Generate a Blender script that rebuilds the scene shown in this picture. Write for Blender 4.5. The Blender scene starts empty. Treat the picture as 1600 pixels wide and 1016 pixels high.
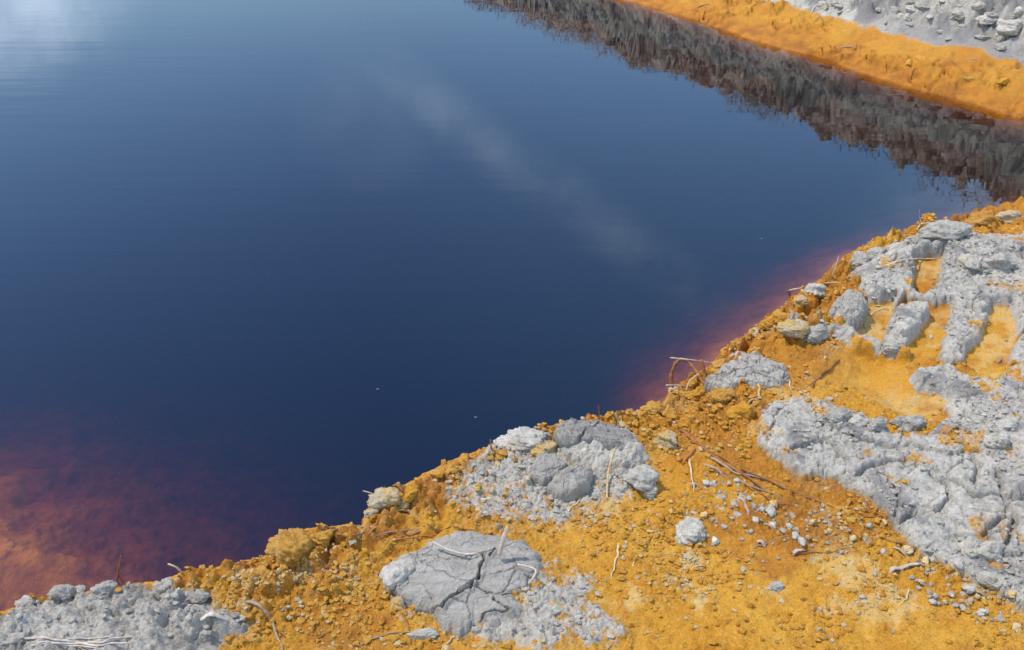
import bpy, math, random
import numpy as np
from mathutils import Vector, Matrix, noise as mnoise

R = math.radians
sc = bpy.context.scene
COL = sc.collection

# ------------------------------------------------------------------ camera
PITCH, HFOV, CAMZ = 33.0, 56.0, 1.70
cam_d = bpy.data.cameras.new('camera')
cam = bpy.data.objects.new('camera', cam_d)
COL.objects.link(cam)
cam.location = (0, 0, CAMZ)
cam.rotation_euler = (R(90 - PITCH), 0, 0)
cam_d.sensor_width = 36.0
cam_d.lens = 18.0 / math.tan(R(HFOV / 2))
cam_d.clip_start = 0.05
cam_d.clip_end = 2000
sc.camera = cam

# ------------------------------------------------------------------ light
SUN_EL, SUN_AZ = 60.0, -72.0          # azimuth measured from +Y, negative = left
sun_dir = Vector((math.sin(R(SUN_AZ)) * math.cos(R(SUN_EL)), math.cos(R(SUN_AZ)) * math.cos(R(SUN_EL)), math.sin(R(SUN_EL))))
sd = bpy.data.lights.new('sun', 'SUN')
sun = bpy.data.objects.new('sun', sd)
COL.objects.link(sun)
sun.rotation_euler = (-sun_dir).to_track_quat('-Z', 'Y').to_euler()
sd.energy = 3.1
sd.angle = R(0.5)
sd.color = (1.0, 0.93, 0.80)

w = bpy.data.worlds.new('World')
sc.world = w
w.use_nodes = True
nt = w.node_tree
nt.nodes.clear()
n_out = nt.nodes.new('ShaderNodeOutputWorld')
n_bg = nt.nodes.new('ShaderNodeBackground')
n_sky = nt.nodes.new('ShaderNodeTexSky')
n_sky.sky_type = 'NISHITA'
n_sky.sun_disc = False
n_sky.sun_elevation = R(SUN_EL)
n_sky.sun_rotation = R(SUN_AZ)
n_sky.air_density = 1.6
n_sky.dust_density = 0.25
n_sky.ozone_density = 2.0
n_bg.inputs['Strength'].default_value = 0.15
tc = nt.nodes.new('ShaderNodeTexCoord')


def w_math(op, a, b=None, clamp=False):
    n = nt.nodes.new('ShaderNodeMath')
    n.operation = op
    n.use_clamp = clamp
    for i, v in enumerate((a, b)):
        if v is None:
            continue
        if isinstance(v, (int, float)):
            n.inputs[i].default_value = v
        else:
            nt.links.new(v, n.inputs[i])
    return n.outputs[0]


def w_blob(d, size, soft):
    """1 inside a patch of sky of angular radius size about direction d"""
    dp = nt.nodes.new('ShaderNodeVectorMath')
    dp.operation = 'DOT_PRODUCT'
    nt.links.new(tc.outputs['Generated'], dp.inputs[0])
    dp.inputs[1].default_value = Vector(d).normalized()
    mr = nt.nodes.new('ShaderNodeMapRange')
    mr.interpolation_type = 'SMOOTHSTEP'
    nt.links.new(dp.outputs['Value'], mr.inputs[0])
    mr.inputs[1].default_value = math.cos(R(size + soft))
    mr.inputs[2].default_value = math.cos(R(max(size - soft, 0.0)))
    return mr.outputs[0]


def sky_dir(az, el):
    return (math.sin(R(az)) * math.cos(R(el)), math.cos(R(az)) * math.cos(R(el)), math.sin(R(el)))


cn = nt.nodes.new('ShaderNodeTexNoise')
cn.inputs['Scale'].default_value = 13.0
cn.inputs['Detail'].default_value = 6.0
cn.inputs['Roughness'].default_value = 0.55
nt.links.new(tc.outputs['Generated'], cn.inputs['Vector'])
cloud_sum = None
for az, el, size, soft, amt in ((-27, 9.5, 6.0, 2.5, 0.9), (-9, 21.0, 2.5, 2.4, 0.09), (60, 30, 25, 12, 1.0), (150, 45, 30, 15, 1.0), (-110, 30, 25, 12, 1.0)):
    b = w_math('MULTIPLY', w_blob(sky_dir(az, el), size, soft), amt)
    cloud_sum = b if cloud_sum is None else w_math('MAXIMUM', cloud_sum, b)
da, db = Vector(sky_dir(-9.3, 17.0)), Vector(sky_dir(13.6, 30.8))
pn = da.cross(db).normalized()
dp = nt.nodes.new('ShaderNodeVectorMath')
dp.operation = 'DOT_PRODUCT'
nt.links.new(tc.outputs['Generated'], dp.inputs[0])
dp.inputs[1].default_value = pn
band = nt.nodes.new('ShaderNodeMapRange')                  # a thin streak of cloud across the sky
band.interpolation_type = 'SMOOTHSTEP'
nt.links.new(w_math('ABSOLUTE', dp.outputs['Value']), band.inputs[0])
band.inputs[1].default_value = 0.040
band.inputs[2].default_value = 0.0
streak = w_math('MULTIPLY', w_math('MULTIPLY', band.outputs[0], w_blob((da + db) / 2, 10.5, 6)), 0.26)
cloud_sum = w_math('MAXIMUM', cloud_sum, streak)
cl_n = nt.nodes.new('ShaderNodeMapRange')
nt.links.new(cn.outputs[0], cl_n.inputs[0])
cl_n.inputs[1].default_value = 0.30
cl_n.inputs[2].default_value = 0.62
cl = w_math('MULTIPLY', cloud_sum, cl_n.outputs[0], True)
veil = nt.nodes.new('ShaderNodeMix')                       # thin bright veil over the sky on the right
veil.data_type = 'RGBA'
nt.links.new(w_math('MULTIPLY', w_blob(sky_dir(24, 25), 17, 16), 0.20), veil.inputs[0])
veil.inputs[7].default_value = (3.2, 6.0, 10.6, 1)
mixc = nt.nodes.new('ShaderNodeMix')
mixc.data_type = 'RGBA'
nt.links.new(cl, mixc.inputs[0])
hs = nt.nodes.new('ShaderNodeHueSaturation')
hs.inputs['Saturation'].default_value = 1.32
hs.inputs['Hue'].default_value = 0.518
nt.links.new(n_sky.outputs[0], hs.inputs['Color'])
nt.links.new(hs.outputs[0], veil.inputs[6])
nt.links.new(veil.outputs[2], mixc.inputs[6])
mixc.inputs[7].default_value = (7.2, 9.0, 11.6, 1)
nt.links.new(mixc.outputs[2], n_bg.inputs['Color'])
nt.links.new(n_bg.outputs[0], n_out.inputs['Surface'])

sc.view_settings.view_transform = 'Standard'
sc.view_settings.look = 'None'
sc.view_settings.exposure = 0.65
sc.view_settings.gamma = 1.0
sc.cycles.max_bounces = 8
sc.cycles.transparent_max_bounces = 12

# ------------------------------------------------------------------ mapping from the photo to the ground
FPX = 800.0 / math.tan(R(HFOV / 2))
CP, SP = math.cos(R(PITCH)), math.sin(R(PITCH))


def ray(u, v):
    dx, dy = (u - 800.0) / FPX, (508.0 - v) / FPX
    return np.array((dx, CP + dy * SP, -SP + dy * CP))


def P(u, v, z=0.12):
    d = ray(u, v)
    t = (z - CAMZ) / d[2]
    return (d[0] * t, d[1] * t)


def poly(pts, z=0.12):
    return np.array([P(p[0], p[1], p[2] if len(p) > 2 else z) for p in pts])


# ------------------------------------------------------------------ numpy noise
_rng = np.random.RandomState(7)
_ANG = _rng.rand(256, 256) * 2 * np.pi
_GX, _GY = np.cos(_ANG), np.sin(_ANG)
_JX, _JY, _JR = _rng.rand(256, 256), _rng.rand(256, 256), _rng.rand(256, 256)


def gnoise(x, y, seed=0):
    x = x + seed * 17.31
    y = y + seed * 9.77
    xi, yi = np.floor(x).astype(np.int64), np.floor(y).astype(np.int64)
    fx, fy = x - xi, y - yi
    ux, uy = fx * fx * fx * (fx * (fx * 6 - 15) + 10), fy * fy * fy * (fy * (fy * 6 - 15) + 10)
    x0, x1, y0, y1 = xi & 255, (xi + 1) & 255, yi & 255, (yi + 1) & 255
    a = _GX[x0, y0] * fx + _GY[x0, y0] * fy
    b = _GX[x1, y0] * (fx - 1) + _GY[x1, y0] * fy
    c = _GX[x0, y1] * fx + _GY[x0, y1] * (fy - 1)
    d = _GX[x1, y1] * (fx - 1) + _GY[x1, y1] * (fy - 1)
    return (a + (b - a) * ux) + ((c + (d - c) * ux) - (a + (b - a) * ux)) * uy


def fbm(x, y, f, octv=4, gain=0.5, seed=0):
    s = np.zeros_like(x)
    a = 1.0
    for o in range(octv):
        s += a * gnoise(x * f, y * f, seed + o * 3)
        f *= 2.03
        a *= gain
    return s


def worley(x, y, f, seed=0, jit=0.95):
    """distance to nearest and second nearest feature point (cell units) and the nearest cell's random number"""
    x = x * f + seed * 13.7
    y = y * f + seed * 7.9
    xi, yi = np.floor(x).astype(np.int64), np.floor(y).astype(np.int64)
    f1 = np.full(x.shape, 9.0)
    f2 = np.full(x.shape, 9.0)
    rid = np.zeros(x.shape)
    for ox in (-1, 0, 1):
        for oy in (-1, 0, 1):
            cx, cy = xi + ox, yi + oy
            i, j = cx & 255, cy & 255
            d = np.sqrt((cx + 0.5 + jit * (_JX[i, j] - 0.5) - x) ** 2 + (cy + 0.5 + jit * (_JY[i, j] - 0.5) - y) ** 2)
            closer = d < f1
            f2 = np.where(closer, f1, np.minimum(f2, d))
            rid = np.where(closer, _JR[i, j], rid)
            f1 = np.where(closer, d, f1)
    return f1, f2, rid


def clods(x, y, f, seed=0, lo=0.15, hi=0.55):
    """rounded lumps of uneven size, 0..1"""
    f1, f2, r = worley(x, y, f, seed)
    rad = lo + (hi - lo) * r
    return np.sqrt(np.clip(1 - (f1 / rad) ** 2, 0, 1)) * rad / hi


def billow(x, y, f, octv=4, gain=0.5, seed=0):
    """rounded mounds between sharp creases, about 0..1"""
    t = np.zeros_like(x)
    a = 1.0
    for o in range(octv):
        t += a * np.abs(gnoise(x * f, y * f, seed + o * 3)) * 2
        f *= 2.07
        a *= gain
    return t


def sstep(a, b, x):
    t = np.clip((x - a) / (b - a), 0, 1)
    return t * t * (3 - 2 * t)


def sdf(x, y, pg):
    """signed distance to a polygon, positive inside"""
    best = np.full(x.shape, 1e9)
    ins = np.zeros(x.shape, bool)
    n = len(pg)
    for i in range(n):
        ax, ay = pg[i]
        bx, by = pg[(i + 1) % n]
        ex, ey = bx - ax, by - ay
        t = np.clip(((x - ax) * ex + (y - ay) * ey) / (ex * ex + ey * ey + 1e-12), 0, 1)
        best = np.minimum(best, (x - ax - t * ex) ** 2 + (y - ay - t * ey) ** 2)
        if ay != by:
            cond = (ay > y) != (by > y)
            ins ^= cond & (x < (bx - ax) * (y - ay) / (by - ay) + ax)
    d = np.sqrt(best)
    return np.where(ins, d, -d)


def pdist(x, y, pl):
    best = np.full(x.shape, 1e9)
    for i in range(len(pl) - 1):
        ax, ay = pl[i]
        bx, by = pl[i + 1]
        ex, ey = bx - ax, by - ay
        t = np.clip(((x - ax) * ex + (y - ay) * ey) / (ex * ex + ey * ey + 1e-12), 0, 1)
        best = np.minimum(best, (x - ax - t * ex) ** 2 + (y - ay - t * ey) ** 2)
    return np.sqrt(best)


# ------------------------------------------------------------------ materials
def new_mat(name):
    m = bpy.data.materials.new(name)
    m.use_nodes = True
    m.node_tree.nodes.clear()
    return m


class NB:
    """small node-building helper"""

    def __init__(self, m):
        self.t = m.node_tree
        self.out = self.n('ShaderNodeOutputMaterial')
        self.co = self.n('ShaderNodeTexCoord').outputs['Object']

    def n(self, k):
        return self.t.nodes.new(k)

    def l(self, a, b):
        self.t.links.new(a, b)

    def put(self, v, sock):
        if isinstance(v, (int, float)):
            sock.default_value = v
        elif isinstance(v, tuple):
            sock.default_value = v if len(v) == 4 or sock.type == 'VECTOR' else (*v, 1)
        else:
            self.l(v, sock)

    def noise(self, scale, detail=4, rough=0.55, vec=None):
        n = self.n('ShaderNodeTexNoise')
        n.inputs['Scale'].default_value = scale
        n.inputs['Detail'].default_value = detail
        n.inputs['Roughness'].default_value = rough
        self.l(vec or self.co, n.inputs['Vector'])
        return n.outputs[0]

    def voro(self, scale, feature='F1', vec=None):
        n = self.n('ShaderNodeTexVoronoi')
        n.feature = feature
        n.inputs['Scale'].default_value = scale
        self.l(vec or self.co, n.inputs['Vector'])
        return n.outputs['Distance']

    def mapr(self, v, a, b, c=0.0, d=1.0):
        n = self.n('ShaderNodeMapRange')
        self.l(v, n.inputs[0])
        for i, q in enumerate((a, b, c, d)):
            n.inputs[i + 1].default_value = q
        return n.outputs[0]

    def mix(self, f, a, b, mode='MIX'):
        n = self.n('ShaderNodeMix')
        n.data_type = 'RGBA'
        n.blend_type = mode
        self.put(f, n.inputs[0])
        self.put(a, n.inputs[6])
        self.put(b, n.inputs[7])
        return n.outputs[2]

    def math(self, op, a, b=0.0, clamp=False):
        n = self.n('ShaderNodeMath')
        n.operation = op
        n.use_clamp = clamp
        self.put(a, n.inputs[0])
        self.put(b, n.inputs[1])
        return n.outputs[0]

    def attr(self, name):
        n = self.n('ShaderNodeAttribute')
        n.attribute_name = name
        return n.outputs['Fac']

    def mapping(self, scale, rot=(0, 0, 0)):
        n = self.n('ShaderNodeMapping')
        n.inputs['Scale'].default_value = scale
        n.inputs['Rotation'].default_value = rot
        self.l(self.co, n.inputs['Vector'])
        return n.outputs[0]

    def bump(self, h, dist, strength=1.0, prev=None):
        n = self.n('ShaderNodeBump')
        n.inputs['Strength'].default_value = strength
        n.inputs['Distance'].default_value = dist
        self.l(h, n.inputs['Height'])
        if prev is not None:
            self.l(prev, n.inputs['Normal'])
        return n.outputs[0]

    def finish(self, col, rough, normal=None, spec=0.3):
        b = self.n('ShaderNodeBsdfPrincipled')
        self.put(col, b.inputs['Base Color'])
        self.put(rough, b.inputs['Roughness'])
        b.inputs['Specular IOR Level'].default_value = spec
        if normal is not None:
            self.l(normal, b.inputs['Normal'])
        self.l(b.outputs[0], self.out.inputs['Surface'])


OCHRE_D, OCHRE_M, OCHRE_L = (0.33, 0.125, 0.014), (0.52, 0.232, 0.020), (0.61, 0.37, 0.085)
GREY_D, GREY_M, GREY_L = (0.20, 0.18, 0.148), (0.405, 0.367, 0.30), (0.60, 0.548, 0.45)


def ochre_nodes(b, vec=None):
    c = b.mix(b.mapr(b.noise(4.5, 5, 0.6, vec), 0.38, 0.62), OCHRE_M, (0.57, 0.29, 0.032))
    c = b.mix(b.mapr(b.noise(23, 4, 0.6, vec), 0.52, 0.72), c, (0.43, 0.17, 0.016))
    c = b.mix(b.mapr(b.noise(90, 3, 0.6, vec), 0.55, 0.8), c, OCHRE_L)
    return b.mix(b.mapr(b.noise(260, 2, 0.5, vec), 0.56, 0.8), c, OCHRE_D)  # fine dark speckle paints the small shadows of crumbs into the ochre


def grey_nodes(b, vec=None):
    c = b.mix(b.mapr(b.noise(6, 5, 0.6, vec), 0.35, 0.65), GREY_M, (0.46, 0.417, 0.35))
    c = b.mix(b.mapr(b.noise(31, 5, 0.65, vec), 0.5, 0.75), c, GREY_D)
    c = b.mix(b.mapr(b.noise(75, 4, 0.6, vec), 0.54, 0.74), c, GREY_L)
    return b.mix(b.mapr(b.noise(300, 2, 0.5, vec), 0.58, 0.8), c, (0.24, 0.23, 0.23))


m_ground = new_mat('ground_soil')
b = NB(m_ground)
g_, p_, w_, wh_, dk_, br_ = (b.attr(k) for k in ('grey', 'pale', 'wet', 'white', 'dark', 'brown'))
col = ochre_nodes(b)
col = b.mix(p_, col, b.mix(b.mapr(b.noise(40, 4), 0.4, 0.65), (0.60, 0.335, 0.075), (0.55, 0.38, 0.16)))
gcol = grey_nodes(b)
gcol = b.mix(wh_, gcol, b.mix(b.mapr(b.noise(60, 3), 0.4, 0.65), (0.58, 0.53, 0.44), (0.46, 0.415, 0.34)))
gcol = b.mix(dk_, gcol, (0.20, 0.185, 0.175))
col = b.mix(g_, col, gcol)
col = b.mix(w_, col, b.mix(g_, b.mix(b.mapr(b.noise(18, 4), 0.4, 0.65), (0.45, 0.165, 0.012), (0.28, 0.09, 0.010)), (0.17, 0.13, 0.10)))
bcol = b.mix(b.mapr(b.noise(3.5, 5, 0.65), 0.42, 0.60), (0.24, 0.14, 0.10), (0.52, 0.375, 0.30))
bcol = b.mix(b.mapr(b.noise(11, 4, 0.65), 0.52, 0.66), bcol, (0.68, 0.60, 0.53))
col = b.mix(br_, col, bcol)
nb0 = b.bump(b.noise(85, 4, 0.65), 0.012, 0.7)
nb1 = b.bump(b.noise(210, 4, 0.65), 0.008, 0.9, nb0)
nb2 = b.bump(b.noise(700, 2, 0.6), 0.002, 0.7, nb1)
b.finish(col, b.mapr(w_, 0, 1, 0.95, 0.62), nb2, 0.22)


def clay_mat(name, kind):
    m = new_mat(name)
    b = NB(m)
    oi = b.n('ShaderNodeObjectInfo')
    va = b.n('ShaderNodeVectorMath')
    va.operation = 'ADD'
    b.l(b.co, va.inputs[0])
    cx = b.n('ShaderNodeCombineXYZ')
    b.l(b.math('MULTIPLY', oi.outputs['Random'], 37.0), cx.inputs[0])
    b.l(cx.outputs[0], va.inputs[1])
    v = va.outputs[0]
    if kind == 'grey':
        c = grey_nodes(b, v)
        c = b.mix(b.mapr(b.noise(14, 4, 0.6, v), 0.6, 0.75, 0, 0.5), c, (0.45, 0.34, 0.17))
    elif kind == 'slate':
        st = b.mapping((5, 34, 24), (0, 0, R(-24)))
        c = b.mix(b.mapr(b.noise(1.6, 6, 0.6, st), 0.35, 0.68), (0.31, 0.28, 0.238), (0.43, 0.392, 0.333))
        c = b.mix(b.mapr(b.noise(22, 5, 0.65, v), 0.56, 0.74), c, (0.47, 0.44, 0.41))
        c = b.mix(b.mapr(b.noise(9, 4, 0.6, v), 0.62, 0.76, 0, 0.6), c, (0.50, 0.40, 0.27))
    elif kind == 'charcoal':
        st = b.mapping((5, 40, 30), (0, 0, R(-18)))
        c = b.mix(b.mapr(b.noise(1.6, 6, 0.6, st), 0.35, 0.68), (0.22, 0.20, 0.175), (0.35, 0.32, 0.275))
        c = b.mix(b.mapr(b.noise(16, 5, 0.65, v), 0.56, 0.74), c, (0.43, 0.40, 0.37))
    elif kind == 'white':
        c = b.mix(b.mapr(b.noise(38, 5, 0.65, v), 0.35, 0.7), (0.60, 0.55, 0.46), (0.38, 0.342, 0.282))
        c = b.mix(b.mapr(b.noise(20, 4, 0.6, v), 0.55, 0.75, 0, 0.6), c, (0.60, 0.44, 0.20))
    elif kind == 'tan':
        c = b.mix(b.mapr(b.noise(24, 5, 0.65, v), 0.38, 0.62), (0.58, 0.37, 0.11), (0.50, 0.42, 0.28))
        c = b.mix(b.mapr(b.noise(80, 4, 0.6, v), 0.55, 0.75), c, (0.42, 0.19, 0.03))
    else:
        c = ochre_nodes(b, v)
        c = b.mix(b.mapr(b.noise(16, 4, 0.6, v), 0.55, 0.75, 0, 0.7), c, (0.54, 0.36, 0.12))
    c = b.mix(b.mapr(oi.outputs['Random'], 0, 1, 0, 0.15), c, (0.22, 0.19, 0.17))
    n1 = b.bump(b.noise(130, 5, 0.65, v), 0.008, 0.8)
    n2 = b.bump(b.noise(520, 3, 0.6, v), 0.002, 0.7, n1)
    b.finish(c, 0.95, n2, 0.2)
    return m


M = {k: clay_mat(k + '_clay', k) for k in ('grey', 'slate', 'charcoal', 'white', 'tan', 'ochre')}


def fibre_mat(name, c1, c2):
    m = new_mat(name)
    b = NB(m)
    c = b.mix(b.mapr(b.noise(60, 4, 0.6), 0.35, 0.65), c1, c2)
    c = b.mix(b.mapr(b.noise(19, 3, 0.6), 0.58, 0.72, 0, 0.75), c, (0.40, 0.17, 0.03))
    b.finish(c, 0.85, b.bump(b.noise(400, 3, 0.6), 0.002, 0.8), 0.25)
    return m


M['straw'] = fibre_mat('straw_fibre', (0.54, 0.42, 0.25), (0.42, 0.26, 0.11))
M['root'] = fibre_mat('root_fibre', (0.27, 0.115, 0.035), (0.165, 0.065, 0.022))
M['bark'] = fibre_mat('bark_fibre', (0.20, 0.135, 0.085), (0.30, 0.22, 0.155))
M['bone'] = fibre_mat('bleached_fibre', (0.52, 0.46, 0.38), (0.36, 0.30, 0.24))
M['wood'] = fibre_mat('weathered_wood', (0.42, 0.34, 0.27), (0.27, 0.21, 0.17))
M['rust'] = fibre_mat('rusty_fibre', (0.40, 0.15, 0.03), (0.28, 0.09, 0.02))

# ------------------------------------------------------------------ shorelines (world outlines read off the photo)
near_shore_px = [(-260, 985, .13), (-60, 957, .13), (20, 938, .13), (60, 927, .13), (140, 913, .13), (200, 906, .13), (250, 900, .13), (282, 892, .12), (350, 882, .12), (424, 875, .11),
                 (438, 842, .11), (485, 834, .11), (562, 822, .11), (578, 785, .11), (640, 757, .10), (700, 723, .10), (780, 692, .10), (850, 674, .09), (890, 662, .08),
                 (960, 650, .06), (1035, 628, .04), (1050, 606, .03), (1075, 590, .03), (1112, 570, .03), (1130, 548, .02), (1185, 510, .02), (1230, 478, .02),
                 (1270, 448, .02), (1320, 404, .02), (1370, 380, .02), (1425, 360, .02), (1490, 346, .02), (1530, 332, .02), (1600, 316, .01), (1720, 288, .01), (1900, 262, .01)]
near_pg = np.vstack([poly(near_shore_px), [[9, 4.2], [40, 5], [40, -40], [-40, -40], [-40, 0.2], [-6, 0.9]]])
far_shore_px = [(1900, 250), (1700, 208), (1600, 184), (1500, 160), (1400, 131), (1300, 97), (1180, 62), (1080, 30), (985, 0), (900, -25), (820, -48)]
far_pts = poly(far_shore_px, 0.0)
d0 = far_pts[-1] - far_pts[-3]
d0 /= np.linalg.norm(d0)
far_pg = np.vstack([far_pts, [far_pts[-1] + d0 * 6, far_pts[-1] + d0 * 14 + np.array((-1, 3)), [-12, 30], [-40, 34], [-40, 300], [300, 300], [300, 3.2], [9, 4.35]]])

G = {}
G['heap'] = poly([(-80, 965), (-20, 950), (60, 932), (140, 916), (250, 902), (295, 915), (318, 930), (345, 948), (392, 967), (383, 985), (345, 1000), (325, 1030), (300, 1100), (-120, 1100)], .15)
G['crumble'] = poly([(700, 745), (745, 712), (780, 682), (848, 674), (866, 712), (940, 722), (1000, 735), (985, 760), (945, 785), (900, 805), (820, 822), (760, 812), (715, 785)], .13)
G['apron'] = poly([(820, 872), (858, 890), (905, 925), (950, 962), (978, 992), (955, 1016), (860, 1030), (745, 1012), (690, 985), (640, 955), (700, 960), (790, 960), (830, 915)], .12)
G['slab'] = poly([(1188, 655), (1205, 625), (1245, 612), (1300, 622), (1350, 640), (1400, 668), (1455, 672), (1485, 640), (1470, 615), (1432, 612), (1416, 578), (1440, 560),
                  (1490, 560), (1520, 582), (1552, 590), (1578, 562), (1590, 515), (1640, 480), (1760, 440), (1900, 470), (1900, 1060), (1700, 990), (1610, 928), (1560, 893),
                  (1530, 890), (1496, 872), (1462, 848), (1430, 828), (1400, 800), (1378, 776), (1345, 757), (1315, 735), (1285, 728), (1250, 727), (1218, 712), (1192, 690)], .17)
G['upper'] = poly([(1330, 410), (1375, 385), (1430, 362), (1490, 352), (1550, 345), (1620, 345), (1760, 330), (1760, 460), (1640, 490), (1590, 520), (1570, 480), (1530, 490),
                   (1500, 475), (1470, 470), (1420, 465), (1380, 440), (1345, 430)], .14)
G['bar_a'] = poly([(1478, 480), (1510, 470), (1550, 480), (1546, 505), (1532, 528), (1512, 546), (1485, 552), (1466, 540), (1480, 515)], .17)
G['bar_b'] = poly([(1392, 470), (1425, 462), (1462, 470), (1455, 490), (1432, 520), (1405, 536), (1382, 532), (1390, 505)], .16)
G['bar_c'] = poly([(1470, 400), (1500, 385), (1530, 400), (1520, 440), (1512, 478), (1476, 482), (1466, 450)], .165)
G['bar_d'] = poly([(1350, 415), (1420, 415), (1425, 450), (1400, 465), (1365, 460), (1345, 440)], .15)
G['sill'] = poly([(1225, 505), (1300, 505), (1345, 530), (1420, 545), (1412, 560), (1330, 548), (1300, 525), (1240, 540), (1222, 525)], .13)
PIT = poly([(1290, 528), (1318, 520), (1337, 545), (1408, 556), (1416, 578), (1432, 615), (1471, 619), (1484, 640), (1456, 670), (1400, 666), (1357, 639), (1310, 615), (1262, 607),
            (1262, 585), (1300, 560)], .11)
TROUGHS = [poly(q, .115) for q in (
    [(1424, 410), (1471, 408), (1466, 455), (1440, 472), (1424, 462)],
    [(1458, 477), (1486, 479), (1482, 520), (1450, 558), (1424, 562), (1412, 540), (1436, 520)],
    [(1546, 481), (1576, 483), (1590, 518), (1578, 560), (1552, 590), (1523, 582), (1497, 560), (1523, 538), (1538, 513)],
    [(1350, 472), (1399, 470), (1391, 505), (1371, 538), (1330, 522), (1335, 501)],
    [(1256, 473), (1296, 475), (1300, 503), (1258, 503)])]
SHELF = poly([(-400, 740), (-80, 790), (10, 835), (60, 875), (100, 910), (140, 960), (-500, 1100)], 0.0)
TOE = poly([(1010, 650), (1060, 600), (1120, 555), (1190, 505), (1270, 448), (1320, 402), (1430, 358), (1530, 325), (1600, 306), (1800, 270), (1900, 400), (1200, 700)], 0.0)

CRACKS = [poly(q, .17) for q in (
    [(1420, 668), (1440, 700), (1480, 712), (1530, 700)], [(1490, 750), (1520, 765), (1560, 762), (1600, 770)], [(1455, 735), (1480, 752), (1490, 775), (1460, 790)],
    [(1560, 740), (1590, 790), (1580, 840)], [(1400, 800), (1440, 790), (1470, 800)], [(1540, 820), (1570, 800), (1600, 805)], [(1300, 668), (1350, 690), (1420, 690)],
    [(1240, 700), (1290, 690), (1320, 712)], [(1575, 760), (1610, 775), (1650, 772)], [(1500, 690), (1530, 720), (1520, 745)], [(1345, 735), (1370, 715), (1420, 712)])]


# ------------------------------------------------------------------ the ground sheet: pond bed, both banks, land to the horizon
def axis(segs):
    out = []
    for a, c, s in segs:
        out.append(np.arange(a, c - 1e-9, s))
    return np.concatenate(out)


def grow(start, end, s0, k=1.25):
    r = [start]
    s = s0
    while abs(r[-1] - start) < abs(end - start):
        s *= k
        r.append(r[-1] + math.copysign(s, end - start))
    return np.array(r)


FINE = 0.0036
xs = np.concatenate([grow(-1.25, -260, 0.004, 1.16)[::-1][:-1], np.arange(-1.25, 2.15, FINE), np.arange(2.15, 4.6, 0.012), grow(4.6, 300, 0.012, 1.16)])
ys = np.concatenate([grow(1.2, -200, 0.004, 1.2)[::-1][:-1], np.arange(1.2, 3.35, FINE), np.arange(3.35, 4.2, 0.02), np.arange(4.2, 8.4, 0.012), grow(8.4, 300, 0.012, 1.16)])
NX, NY = len(xs), len(ys)


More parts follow.
